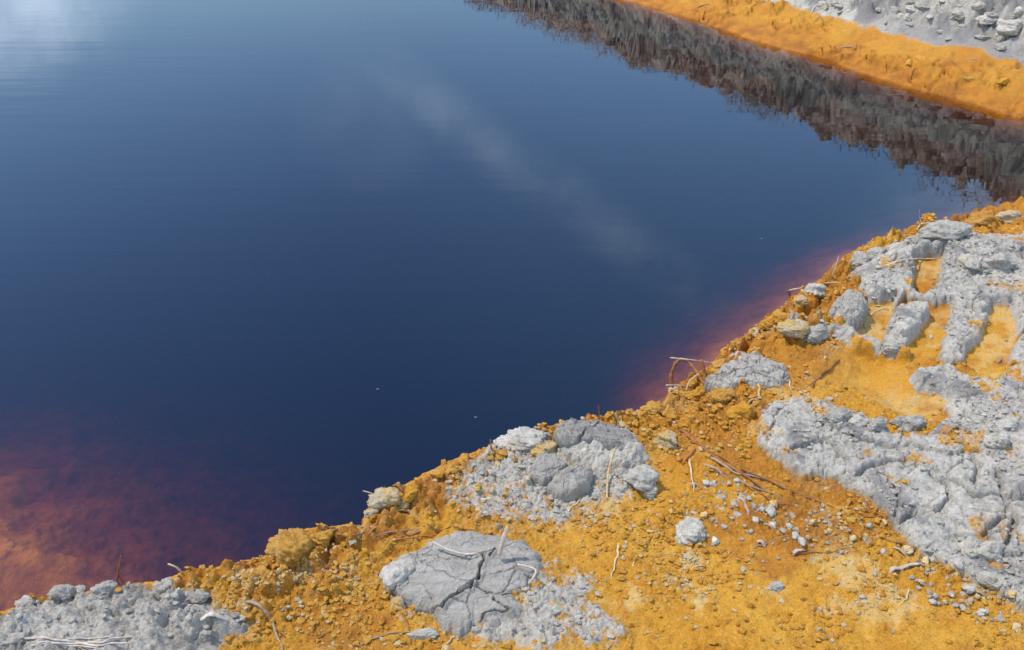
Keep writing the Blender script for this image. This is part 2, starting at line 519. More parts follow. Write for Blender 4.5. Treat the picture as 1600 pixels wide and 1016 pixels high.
def near_part(x, y):
    """height and soil masks of the near bank and the pond bed round it"""
    wx = x + 0.020 * fbm(x, y, 7, 4, 0.55, 1)
    wy = y + 0.020 * fbm(x, y, 7, 4, 0.55, 5)
    wx2 = x + 0.010 * fbm(x, y, 22, 3, 0.55, 11)
    wy2 = y + 0.010 * fbm(x, y, 22, 3, 0.55, 15)
    s = sdf(wx2, wy2, near_pg)
    k = sstep(0.0, 0.55, x)                               # 0: cut bank on the left, 1: gentle shore on the right
    zl = 0.125 + 0.03 * fbm(x, y, 1.6, 3, 0.5, 21)
    crest = zl * (0.90 + 0.10 * sstep(0, 0.08, s))
    gentle = 0.02 + (zl - 0.02) * sstep(0.0, 0.22 + 0.5 * sstep(1.3, 2.0, x), s)
    land = crest * (1 - k) + gentle * k
    cut = 0.11 * (1 - k) + 0.02 * k + 4.0 * s - 0.5 * k * (s < 0)
    slope = 0.018 + np.where(s > -1.0, (0.46 - 0.03 * sstep(1.2, 1.9, x)) * s + 0.02 * fbm(x, y, 4, 3, 0.5, 261) * (1 - sstep(-0.1, 0, s)), -0.45 + 1.2 * (s + 1.0))
    bed = np.maximum(np.maximum(cut, slope - 0.02 - 0.30 * (1 - k) ** 2), -1.6)
    z = np.where(s > 0, land, bed)
    sh = sdf(wx, wy, SHELF)
    zsh = -0.012 - 0.26 * np.clip(-sh, 0, 9) + 0.03 * np.clip(sh, 0, 0.3)
    under = s <= 0
    z = np.where(under, np.maximum(z, np.maximum(zsh, -1.6)), z)
    on = sstep(-0.002, 0.035, s)
    on = on * (1 - k) + sstep(-0.02, 0.02, s) * k

    # soil masks
    n_edge = fbm(x, y, 28, 3, 0.6, 31)
    D = {kk: sdf(wx, wy, v) + 0.008 * n_edge for kk, v in G.items()}
    ef = lambda d, wdt: sstep(-wdt, wdt, d)
    slab = np.maximum.reduce([ef(D[q], 0.006) for q in ('slab', 'upper', 'bar_a', 'bar_b', 'bar_c', 'bar_d')])
    slabd = np.maximum.reduce([D[q] for q in ('slab', 'upper', 'bar_a', 'bar_b', 'bar_c', 'bar_d')])
    tr = np.maximum.reduce([sdf(wx2, wy2, t) for t in TROUGHS])
    pit = sdf(wx2, wy2, PIT)
    cutm = np.maximum(ef(tr, 0.010), ef(pit, 0.012))
    slabc = slab * (1 - np.maximum(ef(tr - 0.005, 0.004), ef(pit - 0.012, 0.005)))
    slab *= 1 - cutm
    heap = ef(D['heap'], 0.02)
    crum = ef(D['crumble'] + 0.05 * fbm(x, y, 9, 4, 0.6, 61), 0.05)
    apr = ef(D['apron'] + 0.04 * fbm(x, y, 11, 4, 0.6, 71), 0.04)
    sill = ef(D['sill'], 0.012)

    # raised clay plate pressed by the tracks
    slabe = slabd + 0.006 * fbm(x, y, 45, 3, 0.6, 37)
    lift = np.clip(slabe / 0.014, 0, 1)
    lift = np.sqrt(1 - (1 - lift) ** 2)
    lift *= 1 - cutm
    bw = billow(wx2, wy2, 9, 5, 0.55, 45)
    plate = lift * (0.026 + 0.012 * fbm(x, y, 4, 3, 0.5, 41) + 0.012 * sstep(0, 0.2, slabd) + 0.007 * (bw - 0.5) + 0.0055 * (billow(x + 0.004 * n_edge, y, 45, 3, 0.6, 47) - 0.5))
    z = z + plate * on
    z = z - 0.010 * ef(tr, 0.02) * on - 0.03 * sstep(0, 0.10, pit) * on
    # lumps on the plate, thicker in the upper part
    up = np.maximum(ef(D['upper'], 0.03), np.maximum.reduce([ef(D[q], 0.01) for q in ('bar_a', 'bar_b', 'bar_c', 'bar_d')]))
    lum = clods(x + 0.02 * gnoise(x * 14, y * 14, 3), y + 0.02 * gnoise(x * 14, y * 14, 4), 11, 5, 0.2, 0.7)
    lum2 = clods(wx2, wy2, 26, 6, 0.2, 0.6)
    lum3 = clods(wx2, wy2, 60, 9, 0.15, 0.6)
    patch = sstep(-0.05, 0.35, fbm(x, y, 4, 3, 0.5, 81))
    z = z + slab * on * (1 - cutm) * (0.014 * lum * up * (0.3 + 0.7 * patch) + 0.008 * lum2 * (0.6 * up + 0.25 * patch) + 0.003 * lum3 * (0.1 + 0.9 * patch))
    # shrinkage cracks in the clay
    qx = x + 0.020 * fbm(x, y, 9, 5, 0.6, 91)
    qy = y + 0.020 * fbm(x, y, 9, 5, 0.6, 95)
    f1, f2, rid = worley(qx, qy, 8.5, 8)
    cr = (1 - sstep(0.0, 0.035, f2 - f1)) * sstep(0.0, 0.3, fbm(x, y, 5, 2, 0.5, 99) + 0.22)
    f1b, f2b, ridb = worley(qx, qy, 24, 18)
    cr2 = (1 - sstep(0.0, 0.07, f2b - f1b)) * sstep(0.0, 0.3, fbm(x, y, 7, 2, 0.5, 103) + 0.08)
    for c in CRACKS:
        cr = np.maximum(cr, 1 - sstep(0.002, 0.009, pdist(qx, qy, c)))
    z = z - slab * on * (0.022 * cr + 0.010 * cr2)
    z = z + slab * on * (0.010 * (rid - 0.5) + 0.005 * (ridb - 0.5))# plates tilt and step
    # crumbly grey heaps
    cl1 = clods(wx, wy, 18, 2, 0.2, 0.65)
    cl2 = clods(wx2, wy2, 42, 3, 0.2, 0.62)
    cl3 = clods(wx2, wy2, 95, 4, 0.2, 0.6)
    cl4 = clods(x, y, 170, 14, 0.2, 0.6)
    flat = sstep(0.02, 0.10, sdf(wx, wy, poly([(60, 945), (140, 950), (200, 965), (240, 1000), (200, 1040), (40, 1040), (-60, 990)], .16)))
    edge_h = sstep(0.0, 0.09, D['heap'])
    z = z + heap * on * (0.035 * edge_h + (1 - 0.9 * flat) * (0.008 * cl1 + 0.008 * cl2 + 0.006 * cl3 + 0.004 * cl4 + 0.026 * (billow(wx2, wy2, 12, 5, 0.52, 113) - 0.4)) + 0.006 * fbm(x, y, 30, 3, 0.6, 111))
    z = z + crum * on * (0.010 + 0.006 * cl2 + 0.006 * cl3 + 0.005 * cl4 + 0.014 * (billow(wx2, wy2, 14, 4, 0.5, 115) - 0.4))
    z = z + apr * on * (0.008 + 0.005 * cl2 + 0.006 * cl3 + 0.005 * cl4 + 0.012 * (billow(wx2, wy2, 15, 4, 0.5, 117) - 0.4))
    z = z + sill * on * (0.020 + 0.014 * cl1 + 0.010 * cl2)
    # crumbly ochre everywhere else on the land
    och = (1 - np.maximum.reduce([slab, heap, crum * 0.7, apr * 0.7])) * on
    smooth = np.maximum(ef(tr, 0.01), sstep(0.0, 0.03, pit))
    rough = (0.15 + 0.85 * sstep(-0.2, 0.3, fbm(x, y, 3.3, 3, 0.5, 121))) * (1 - 0.9 * smooth)
    shore_r = (1 - sstep(0.03, 0.30, s)) * on              # cloddier beside the water
    z = z + och * rough * (0.010 * cl2 * (0.5 + 1.0 * shore_r) + 0.0065 * cl3 + 0.0032 * cl4 + 0.014 * cl1 * shore_r)
    ridge = 1 - np.abs(fbm(wx, wy, 9, 4, 0.6, 131)) * 2.2
    bo = billow(wx2, wy2, 15, 4, 0.55, 137)
    z = z + och * (1 - smooth) * (0.006 + 0.030 * shore_r) * (bo - 0.5) + och * (0.008 * np.clip(ridge, -1, 1) * shore_r * (1 - smooth) + 0.004 * fbm(x, y, 55, 4, 0.65, 133) * rough + 0.006 * fbm(x, y, 12, 3, 0.5, 135))
    # the clods and cracks along the right-hand shore
    rid_sh = k * shore_r * (1 - slab) * (1 - smooth) * (1 - 0.9 * sstep(1.3, 1.9, x))
    z = z + rid_sh * (0.022 * clods(wx, wy, 10, 33, 0.25, 0.7) + 0.012 * lum2 + 0.055 * (billow(wx2, wy2, 8, 4, 0.55, 139) - 0.4)) * sstep(0.02, 0.06, s)
    # the drowned clay floor
    ud = under.astype(float)
    z = z + ud * (0.006 * cl1 + 0.004 * cl2 + 0.020 * fbm(x, y, 6, 4, 0.62, 141) - 0.006) * np.where(k > 0.5, 0.3, 1.0)

    grey = np.maximum.reduce([slabc, heap, crum * (0.55 + 0.45 * sstep(-0.2, 0.25, fbm(x, y, 16, 4, 0.65, 151) + 0.5 * (cl2 - 0.2))),
                              apr * (0.6 + 0.4 * sstep(-0.2, 0.25, fbm(x, y, 16, 4, 0.65, 153))), sill * sstep(-0.1, 0.2, fbm(x, y, 10, 3, 0.5, 155)) * 0.9])
    # grey specks in the pebbly strip
    strip = sdf(wx, wy, poly([(1050, 740), (1130, 735), (1230, 770), (1330, 800), (1420, 830), (1530, 900), (1640, 950), (1640, 1016), (1500, 950), (1380, 890), (1240, 850), (1080, 860)], .12))
    sp = sstep(0.02, 0.10, strip) * sstep(0.12, 0.35, fbm(x, y, 34, 3, 0.6, 161)) * 0.75
    grey = np.maximum(grey, sp * on)
    # smaller patches of rust on the clay
    rust = sstep(0.22, 0.38, fbm(x, y, 6, 4, 0.6, 171)) * (1 - sstep(0.10, 0.4, slabd)) * slab * 0.55
    grey = grey * (1 - rust)
    hf = fbm(x, y, 70, 3, 0.65, 175)
    soft = np.maximum(crum, apr)
    grey = sstep(0.36 - 0.14 * soft, 0.64 + 0.14 * soft, grey + (0.20 + 0.44 * soft) * hf + 0.10 * (ridb - 0.5)) * sstep(-0.005, 0.005, s)
    pale = np.maximum(0.85 * smooth * sstep(-0.25, 0.2, fbm(x, y, 8, 4, 0.6, 181)), 0.55 * sstep(-0.10, 0.02, D['crumble']) * (1 - crum))
    pale = np.maximum(pale, 0.5 * sstep(-0.07, 0.0, D['apron']) * (1 - apr))
    pale = np.maximum(pale, 0.75 * sstep(0.12, 0.4, fbm(x, y, 4.5, 5, 0.65, 191)))
    pale = np.maximum(pale, sstep(-0.05, 0.0, D['heap']) * 0.6)
    pale = sstep(0.15, 0.85, pale + 0.3 * hf)
    deep_pit = 1 - sstep(0.05, 0.16, -(y - P(1400, 600, .1)[1]) + 0.3 * (x - P(1400, 600, .1)[0]) + 0.05)
    pale = pale * (1 - 0.9 * sstep(0, 0.02, pit) * deep_pit) * on
    wet = np.where(under, 1.0, (1 - sstep(0.0, 0.05, z - 0.005)) * 0.9)
    wet = np.maximum(wet, shore_r * k * 0.75 * sstep(-0.15, 0.25, fbm(x, y, 6, 3, 0.5, 201)) * (1 - slab))
    wet = np.maximum(wet, 0.85 * shore_r * (1 - k) * sstep(-0.1, 0.3, fbm(x, y, 7, 3, 0.5, 203)))
    rusty = sdf(wx, wy, poly([(960, 655), (1060, 605), (1130, 545), (1260, 478), (1310, 525), (1330, 590), (1270, 612), (1195, 640), (1190, 700), (1290, 745), (1400, 800), (1440, 850), (1300, 812),
                             (1150, 775), (1040, 715)], .11))
    wet = np.maximum(wet, 0.62 * sstep(-0.06, 0.08, rusty + 0.07 * fbm(x, y, 8, 4, 0.6, 231)))
    wet = np.maximum(wet, 0.75 * sstep(0.02, 0.40, fbm(x, y, 3.0, 5, 0.65, 241)) * och)
    wet = np.maximum(wet, on * 0.85 * (1 - sstep(0.015, 0.06, s + 0.03 * fbm(x, y, 20, 3, 0.6, 251))))
    wet = wet * (1 - 0.8 * grey)
    white = np.maximum(slab * sstep(0.10, 0.40, fbm(x, y, 5, 4, 0.6, 211)) * 0.8, heap * flat * 0.75)
    white = np.maximum(white, (crum + apr) * 0.6)
    white = np.maximum(white, slab * (1 - sstep(0.01, 0.07, slabd)) * 0.5)
    dark = slab * sstep(0.12, 0.45, fbm(x, y, 7, 4, 0.6, 221)) * 0.75
    return z, dict(grey=grey, pale=pale, wet=wet, white=white, dark=dark, smooth=smooth, brown=grey * 0), s


def far_part(x, y):
    """height and masks of the far bank"""
    wx = x + 0.05 * fbm(x, y, 2.5, 3, 0.5, 301)
    wy = y + 0.05 * fbm(x, y, 2.5, 3, 0.5, 305)
    s = sdf(wx, wy, far_pg)
    beyond = np.clip(s, 0, None)
    z = np.where(s < 0, np.maximum(0.55 * s - 26.0 * np.minimum(s, 0) ** 2, -1.6),
                 np.where(beyond < 0.42, 0.40 * beyond, np.where(beyond < 2.6, 0.168 + 0.555 * (beyond - 0.42), 1.378 + 0.05 * np.clip(beyond - 2.6, 0, 30))))
    on = (s > 0).astype(float)
    near = 1 - sstep(6, 12, s)
    right = sstep(P(1370, 100, .1)[0], P(1480, 100, .1)[0], x)
    edge = s - 0.32 - 0.03 * right + 0.08 * fbm(x, y, 3.0, 4, 0.6, 311)
    grey = sstep(-0.015, 0.015, edge)
    z = z + near * sstep(0.0, 0.2, edge) * 0.055 * (billow(wx, wy, 8, 5, 0.62, 391) - 0.4)
    c1 = clods(wx, wy, 5, 31, 0.2, 0.7)
    c2 = clods(wx, wy, 13, 32, 0.2, 0.65)
    c3 = clods(wx, wy, 30, 34, 0.2, 0.65)
    rub = sstep(-0.05, 0.30, fbm(x, y, 1.3, 4, 0.6, 321))
    gz_ = sstep(0.0, 0.35, edge)
    z = z + near * gz_ * (0.01 + (0.25 + 0.75 * rub) * (0.13 * (billow(wx, wy, 2.6, 5, 0.55, 327) - 0.4) + 0.03 * c2 + 0.06 * (worley(wx + 0.08 * fbm(x, y, 6, 3, 0.6, 381), wy, 5.5, 47)[2] - 0.5)) + 0.05 * fbm(x, y, 2.0, 5, 0.55, 323))
    q = worley(wx, wy, 4.5, 41)
    z = z - near * gz_ * 0.05 * (1 - sstep(0, 0.06, q[1] - q[0])) * sstep(0, 0.3, fbm(x, y, 2, 2, 0.5, 325) + 0.1)
    orub = sstep(-0.02, 0.22, fbm(x, y, 3.2, 4, 0.6, 331) + 0.16 * right - 0.12) * (1 - grey) * on
    z = z + near * orub * (0.034 * (billow(wx, wy, 4, 4, 0.5, 337) - 0.35) + 0.008 * c3) + on * near * 0.008 * fbm(x, y, 5, 4, 0.6, 333)
    q = worley(wx + 0.04 * fbm(x, y, 9, 3, 0.6, 393), wy + 0.04 * fbm(x, y, 9, 3, 0.6, 395), 11, 45)
    z = z - near * gz_ * 0.035 * (1 - sstep(0, 0.08, q[1] - q[0])) * sstep(-0.1, 0.2, fbm(x, y, 3, 3, 0.5, 397)) + near * gz_ * 0.03 * (q[2] - 0.5)
    oq = worley(wx + 0.05 * fbm(x, y, 9, 3, 0.6, 371), wy + 0.05 * fbm(x, y, 9, 3, 0.6, 373), 7, 43)
    z = z - near * orub * 0.030 * (1 - sstep(0, 0.10, oq[1] - oq[0]))
    brown = sstep(0.74, 0.92, z + 0.35 * fbm(x, y, 1.1, 3, 0.5, 411)) * near
    z = z + brown * (0.20 * (billow(wx, wy, 1.3, 3, 0.45, 413) - 0.45) + 0.05 * (billow(wx, wy, 5, 3, 0.5, 415) - 0.45))
    wet = np.where(s < 0, 1.0, (1 - sstep(0.06, 0.26, s + 0.09 * fbm(x, y, 6, 3, 0.5, 341))) * 0.85)
    white = grey * sstep(0.05, 0.35, fbm(x, y, 1.7, 4, 0.6, 351) + 0.35 * right * sstep(0.2, 0.6, s - 0.42) - 0.05)
    dark = grey * sstep(0.0, 0.40, fbm(x, y, 4.5, 5, 0.7, 361) + 0.08) * 0.85
    dark = np.maximum(dark, grey * (1 - sstep(0.0, 0.25, edge)) * right * 0.7)
    pale = np.where(s > 0, 0.12 * sstep(0.12, 0.3, s), 0)
    wet = np.maximum(wet, on * near * (0.30 + 0.35 * sstep(0.0, 0.35, fbm(x, y, 2.2, 4, 0.6, 421))))
    return z, dict(grey=grey, pale=pale, wet=wet * (1 - grey), white=white, dark=dark, smooth=grey * 0, brown=brown), s


XX, YY = np.meshgrid(xs, ys)                               # shape NY, NX
Z = np.empty_like(XX)
ATT = {kk: np.zeros_like(XX) for kk in ('grey', 'pale', 'wet', 'white', 'dark', 'smooth', 'brown')}
rowN = ys < 4.2
rb = int(rowN.sum())
Z[:rb], A, _s = near_part(XX[:rb], YY[:rb])
for kk in A:
    ATT[kk][:rb] = A[kk]
fr = int((ys < 3.2).sum())
zf, A, sfar = far_part(XX[fr:], YY[fr:])
zn = np.full_like(zf, -9.0)
zn[: rb - fr] = Z[fr:rb]
use_far = zf > zn
zz = np.where(use_far, zf, zn)
for kk in A:
    old = ATT[kk][fr:]
    ATT[kk][fr:] = np.where(use_far, A[kk], old)
Z[fr:] = zz
# far off on the left and ahead the land rises again behind the pond
Z = np.where(XX < -14, np.maximum(Z, np.clip((-14 - XX) * 0.35, -1.6, 1.2)), Z)


def grid_mesh(name, X, Y, Zv, attrs, mat):
    ny, nx = X.shape
    me = bpy.data.meshes.new(name)
    nv = nx * ny
    me.vertices.add(nv)
    me.vertices.foreach_set('co', np.stack([X, Y, Zv], -1).astype(np.float32).ravel())
    idx = np.arange(nv, dtype=np.int32).reshape(ny, nx)
    q = np.stack([idx[:-1, :-1], idx[:-1, 1:], idx[1:, 1:], idx[1:, :-1]], -1).reshape(-1, 4)
    nf = len(q)
    me.loops.add(nf * 4)
    me.loops.foreach_set('vertex_index', q.ravel())
    me.polygons.add(nf)
    me.polygons.foreach_set('loop_start', np.arange(nf, dtype=np.int32) * 4)
    me.update(calc_edges=True)
    me.polygons.foreach_set('use_smooth', np.ones(nf, bool))
    for kk, v in attrs.items():
        a = me.attributes.new(kk, 'FLOAT', 'POINT')
        a.data.foreach_set('value', np.clip(v, 0, 1).astype(np.float32).ravel())
    me.materials.append(mat)
    o = bpy.data.objects.new(name, me)
    COL.objects.link(o)
    return o


ground = grid_mesh('ground', XX, YY, Z, ATT, m_ground)
ground['kind'] = 'structure'


def gz(x, y):
    i = min(max(int(np.searchsorted(xs, x)) - 1, 0), NX - 2)
    j = min(max(int(np.searchsorted(ys, y)) - 1, 0), NY - 2)
    fx, fy = (x - xs[i]) / (xs[i + 1] - xs[i]), (y - ys[j]) / (ys[j + 1] - ys[j])
    return (Z[j, i] * (1 - fx) + Z[j, i + 1] * fx) * (1 - fy) + (Z[j + 1, i] * (1 - fx) + Z[j + 1, i + 1] * fx) * fy


def hit(u, v):
    """where the sight line through a photo point first meets the ground sheet"""
    d = ray(u, v)
    t = 1.0
    for _ in range(900):
        p = d * t
        if p[2] + CAMZ <= gz(p[0], p[1]):
            break
        t += 0.01
    p = d * (t - 0.005)
    return float(p[0]), float(p[1]), float(gz(p[0], p[1]))


def px_size(u, v, z=0.12):
    """metres spanned by one photo pixel at that place"""
    d = ray(u, v)
    t = (z - CAMZ) / d[2]
    return t / FPX


# ------------------------------------------------------------------ water
def water():
    me = bpy.data.meshes.new('pond_water')
    x0, x1, y0, y1, z0 = -22.0, 14.0, -1.0, 32.0, -3.0
    vs = [(x0, y0, 0), (x1, y0, 0), (x1, y1, 0), (x0, y1, 0), (x0, y0, z0), (x1, y0, z0), (x1, y1, z0), (x0, y1, z0)]
    me.from_pydata(vs, [], [(0, 1, 2, 3), (7, 6, 5, 4), (0, 4, 5, 1), (1, 5, 6, 2), (2, 6, 7, 3), (3, 7, 4, 0)])
    o = bpy.data.objects.new('water', me)
    COL.objects.link(o)
    m = new_mat('pond_water')
    b = NB(m)
    v1 = b.mapping((2.0, 15.0, 1.0), (0, 0, R(2)))
    v2 = b.mapping((0.6, 5.5, 1.0), (0, 0, R(-2)))
    h = b.math('ADD', b.math('MULTIPLY', b.noise(1.0, 1.0, 0.5, v1), 0.9), b.math('MULTIPLY', b.noise(1.0, 1, 0.4, v2), 1.6))
    calm = b.mapr(b.noise(0.7, 2, 0.5), 0.38, 0.62, 0.35, 1.0)
    bn = b.bump(b.math('MULTIPLY', h, calm), 0.00036, 1.0)
    gl = b.n('ShaderNodeBsdfGlossy')
    gl.inputs['Roughness'].default_value = 0.015
    gl.inputs['Color'].default_value = (1, 1, 1, 1)
    b.l(bn, gl.inputs['Normal'])
    tr = b.n('ShaderNodeBsdfTransparent')
    tr.inputs['Color'].default_value = (1, 1, 1, 1)
    fr_ = b.n('ShaderNodeFresnel')
    fr_.inputs['IOR'].default_value = 1.57
    b.l(bn, fr_.inputs['Normal'])
    mx = b.n('ShaderNodeMixShader')
    b.l(fr_.outputs[0], mx.inputs[0])
    b.l(tr.outputs[0], mx.inputs[1])
    b.l(gl.outputs[0], mx.inputs[2])
    b.l(mx.outputs[0], b.out.inputs['Surface'])
    va = b.n('ShaderNodeVolumeAbsorption')
    va.inputs['Color'].default_value = (0.74, 0.60, 0.12, 1)
    va.inputs['Density'].default_value = 27.0
    b.l(va.outputs[0], b.out.inputs['Volume'])
    me.materials.append(m)
    o['kind'] = 'structure'


water()


# ------------------------------------------------------------------ object helpers
def link(name, me, mat, parent=None, loc=(0, 0, 0)):
    me.materials.append(mat)
    o = bpy.data.objects.new(name, me)
    COL.objects.link(o)
    o.location = loc
    if parent:
        o.parent = parent
    return o


def tag(o, label, cat, group=None, kind=None):
    o['label'] = label
    o['category'] = cat
    if group:
        o['group'] = group
    if kind:
        o['kind'] = kind
    return o


_ico = {}


def ico(sub):
    if sub not in _ico:
        import bmesh
        bm = bmesh.new()
        bmesh.ops.create_icosphere(bm, subdivisions=sub, radius=1.0)
        v = np.array([q.co[:] for q in bm.verts])
        f = np.array([[q.index for q in ff.verts] for ff in bm.faces])
        bm.free()
        _ico[sub] = (v, f)
    return _ico[sub]


def n3(v, f, seed):
    """cheap 3-D noise out of three planes"""
    x, y, zc = v[:, 0] * f, v[:, 1] * f, v[:, 2] * f
    return (gnoise(x + zc * 0.37, y - zc * 0.61, seed) + gnoise(y + x * 0.41, zc + x * 0.3, seed + 5) + gnoise(zc - y * 0.33, x + y * 0.47, seed + 9)) * 0.75


def lump_verts(sub, seed, rough=1.0, facets=5):
    v, f = ico(sub)
    rs = np.random.RandomState(seed)
    d = np.ones(len(v))
    for _ in range(facets):                                # break faces off
        nrm = rs.normal(size=3)
        nrm /= np.linalg.norm(nrm)
        lim = rs.uniform(0.55, 0.85)
        dp = v @ nrm
        d = np.where(dp > 1e-6, np.minimum(d, np.maximum(lim / np.maximum(dp, 1e-6), 0.4)), d)
    d = d * (1 + rough * (0.22 * n3(v, 1.6, seed) + 0.14 * n3(v, 4, seed + 1) + 0.09 * n3(v, 9, seed + 2) + 0.05 * n3(v, 20, seed + 3)))
    return v * d[:, None], f


def make_mesh(name, v, f, smooth=True):
    me = bpy.data.meshes.new(name)
    me.from_pydata(v.tolist(), [], f.tolist())
    if smooth:
        me.polygons.foreach_set('use_smooth', np.ones(len(me.polygons), bool))
    return me


def clod(name, u, v, rx, ry, rz, mat, label, cat='clod', seed=1, rot=0.0, sub=5, rough=1.0, sink=0.35, facets=5, group=None):
    """a lump of clay or a stone: rx, ry, rz are half sizes in photo pixels"""
    x, y, z = hit(u, v)
    s = px_size(u, v, z)
    vv, f = lump_verts(sub, seed, rough, facets)
    vv = vv * np.array((rx, ry, rz)) * s
    c, sn = math.cos(rot), math.sin(rot)
    vv = np.stack([vv[:, 0] * c - vv[:, 1] * sn, vv[:, 0] * sn + vv[:, 1] * c, vv[:, 2]], -1)
    o = link(name, make_mesh(name, vv, f), M[mat], None, (x, y, z + rz * s * (1 - 2 * sink) * 0.5))
    return tag(o, label, cat, group)


def plate(name, outline, zb, height, mat, label, cat, cracks=(), seed=1, dome=0.35, edge=0.25, rough=1.0, tilt=(0, 0), na=220, nr=70, parent=None, layers=0.0, rag=0.06, craze=0.0):
    """a flattish block with the outline seen in the photo: top surface, ragged side and underside in one closed mesh"""
    pg = poly(outline, zb + height * 0.6)
    c = pg.mean(0)
    seg = np.roll(pg, -1, 0) - pg
    ln = np.hypot(seg[:, 0], seg[:, 1])
    cum = np.concatenate([[0], np.cumsum(ln)])
    tt = np.linspace(0, cum[-1], na, endpoint=False)
    i = np.clip(np.searchsorted(cum, tt, 'right') - 1, 0, len(pg) - 1)
    pts = pg[i] + seg[i] * ((tt - cum[i]) / ln[i])[:, None]
    for _ in range(5):
        pts = 0.5 * pts + 0.25 * (np.roll(pts, 1, 0) + np.roll(pts, -1, 0))
    rad = pts - c
    wob = 1 + rag * rough * fbm(pts[:, 0], pts[:, 1], 26, 4, 0.6, seed)
    rad = rad * wob[:, None]
    rr = np.sqrt(np.linspace(0, 1, nr))
    VX = c[0] + rr[:, None] * rad[None, :, 0]
    VY = c[1] + rr[:, None] * rad[None, :, 1]
    t = rr[:, None] * np.ones((1, na))
    prof = np.where(t < 1 - edge, 1.0, np.sqrt(np.clip(1 - ((t - (1 - edge)) / edge) ** 2, 0, 1)) * 0.75 + 0.25)
    zt = height * prof * (1 - dome * t * t)
    sz = math.sqrt(abs(np.mean(rad[:, 0] ** 2 + rad[:, 1] ** 2)))
    zt = zt + rough * height * (0.30 * fbm(VX, VY, 1.6 / sz * 0.35, 4, 0.55, seed + 3) + 0.10 * fbm(VX, VY, 6 / sz * 0.5, 4, 0.6, seed + 7))
    zt = zt + rough * (0.0035 * fbm(VX, VY, 60, 4, 0.65, seed + 9) + 0.009 * (billow(VX, VY, 22, 5, 0.55, seed + 11) - 0.45) * (0.35 + 0.65 * sstep(0.55, 0.95, t)))
    zt = zt + tilt[0] * (VX - c[0]) + tilt[1] * (VY - c[1])
    if layers:                                             # bedding that breaks in steps
        st = height * 0.22
        zq = np.floor(zt / st + 0.25 * fbm(VX, VY, 20, 3, 0.6, seed + 31)) * st
        zt = zt * (1 - layers) + zq * layers
    wx = VX + 0.006 * fbm(VX, VY, 40, 3, 0.6, seed + 13)
    wy = VY + 0.006 * fbm(VX, VY, 40, 3, 0.6, seed + 17)
    if craze:                                              # fine drying cracks, and plates that step
        q1, q2, qr = worley(wx, wy, 15, seed)
        zt = zt - craze * (1 - sstep(0.0, 0.06, q2 - q1)) * sstep(-0.1, 0.15, fbm(VX, VY, 9, 2, 0.5, seed + 21)) + craze * 0.7 * (qr - 0.5)
        q1, q2, qr = worley(wx, wy, 40, seed + 2)
        zt = zt - 0.6 * craze * (1 - sstep(0.0, 0.10, q2 - q1)) * sstep(0.0, 0.3, fbm(VX, VY, 12, 2, 0.5, seed + 23)) + craze * 0.4 * (qr - 0.5)
    for cl_, wd, dp in cracks:
        dd = pdist(wx, wy, poly(cl_, zb + height * 0.8))
        zt = zt - dp * (1 - sstep(wd * 0.4, wd, dd)) + 0.25 * dp * np.exp(-((dd - wd * 1.6) / (wd * 1.2)) ** 2)
    zt = zt - height * 0.06
    zt = np.where(zt < 0, 0.2 * zt, zt) + height * 0.06
    V = [np.stack([VX, VY, zb + zt], -1).reshape(-1, 3)]
    ringz = zb + zt[-1]
    for kq, (sc_, dz) in enumerate(((1.02, -0.35), (0.99, -0.8), (0.93, -1.3), (0.4, -1.4))):
        j = 1 + 0.03 * rough * gnoise(np.arange(na) * 0.35, np.full(na, kq * 3.1), seed + 40)
        V.append(np.stack([c[0] + rad[:, 0] * sc_ * j, c[1] + rad[:, 1] * sc_ * j, ringz + dz * height * (0.6 + 0.2 * j)], -1))
    V = np.concatenate(V)
    F = []
    rows = nr + 4
    a = np.arange(na)
    an = (a + 1) % na
    for r_ in range(rows - 1):
        F.append(np.stack([r_ * na + a, (r_ + 1) * na + a, (r_ + 1) * na + an, r_ * na + an], -1))
    F = np.concatenate(F)
    ctr = np.array((c[0], c[1], zb))
    me = make_mesh(name, V - ctr, F)
    o = link(name, me, M[mat], parent, ctr if parent is None else tuple(ctr - np.array(parent.location)))
    if label:
        tag(o, label, cat)
    return o


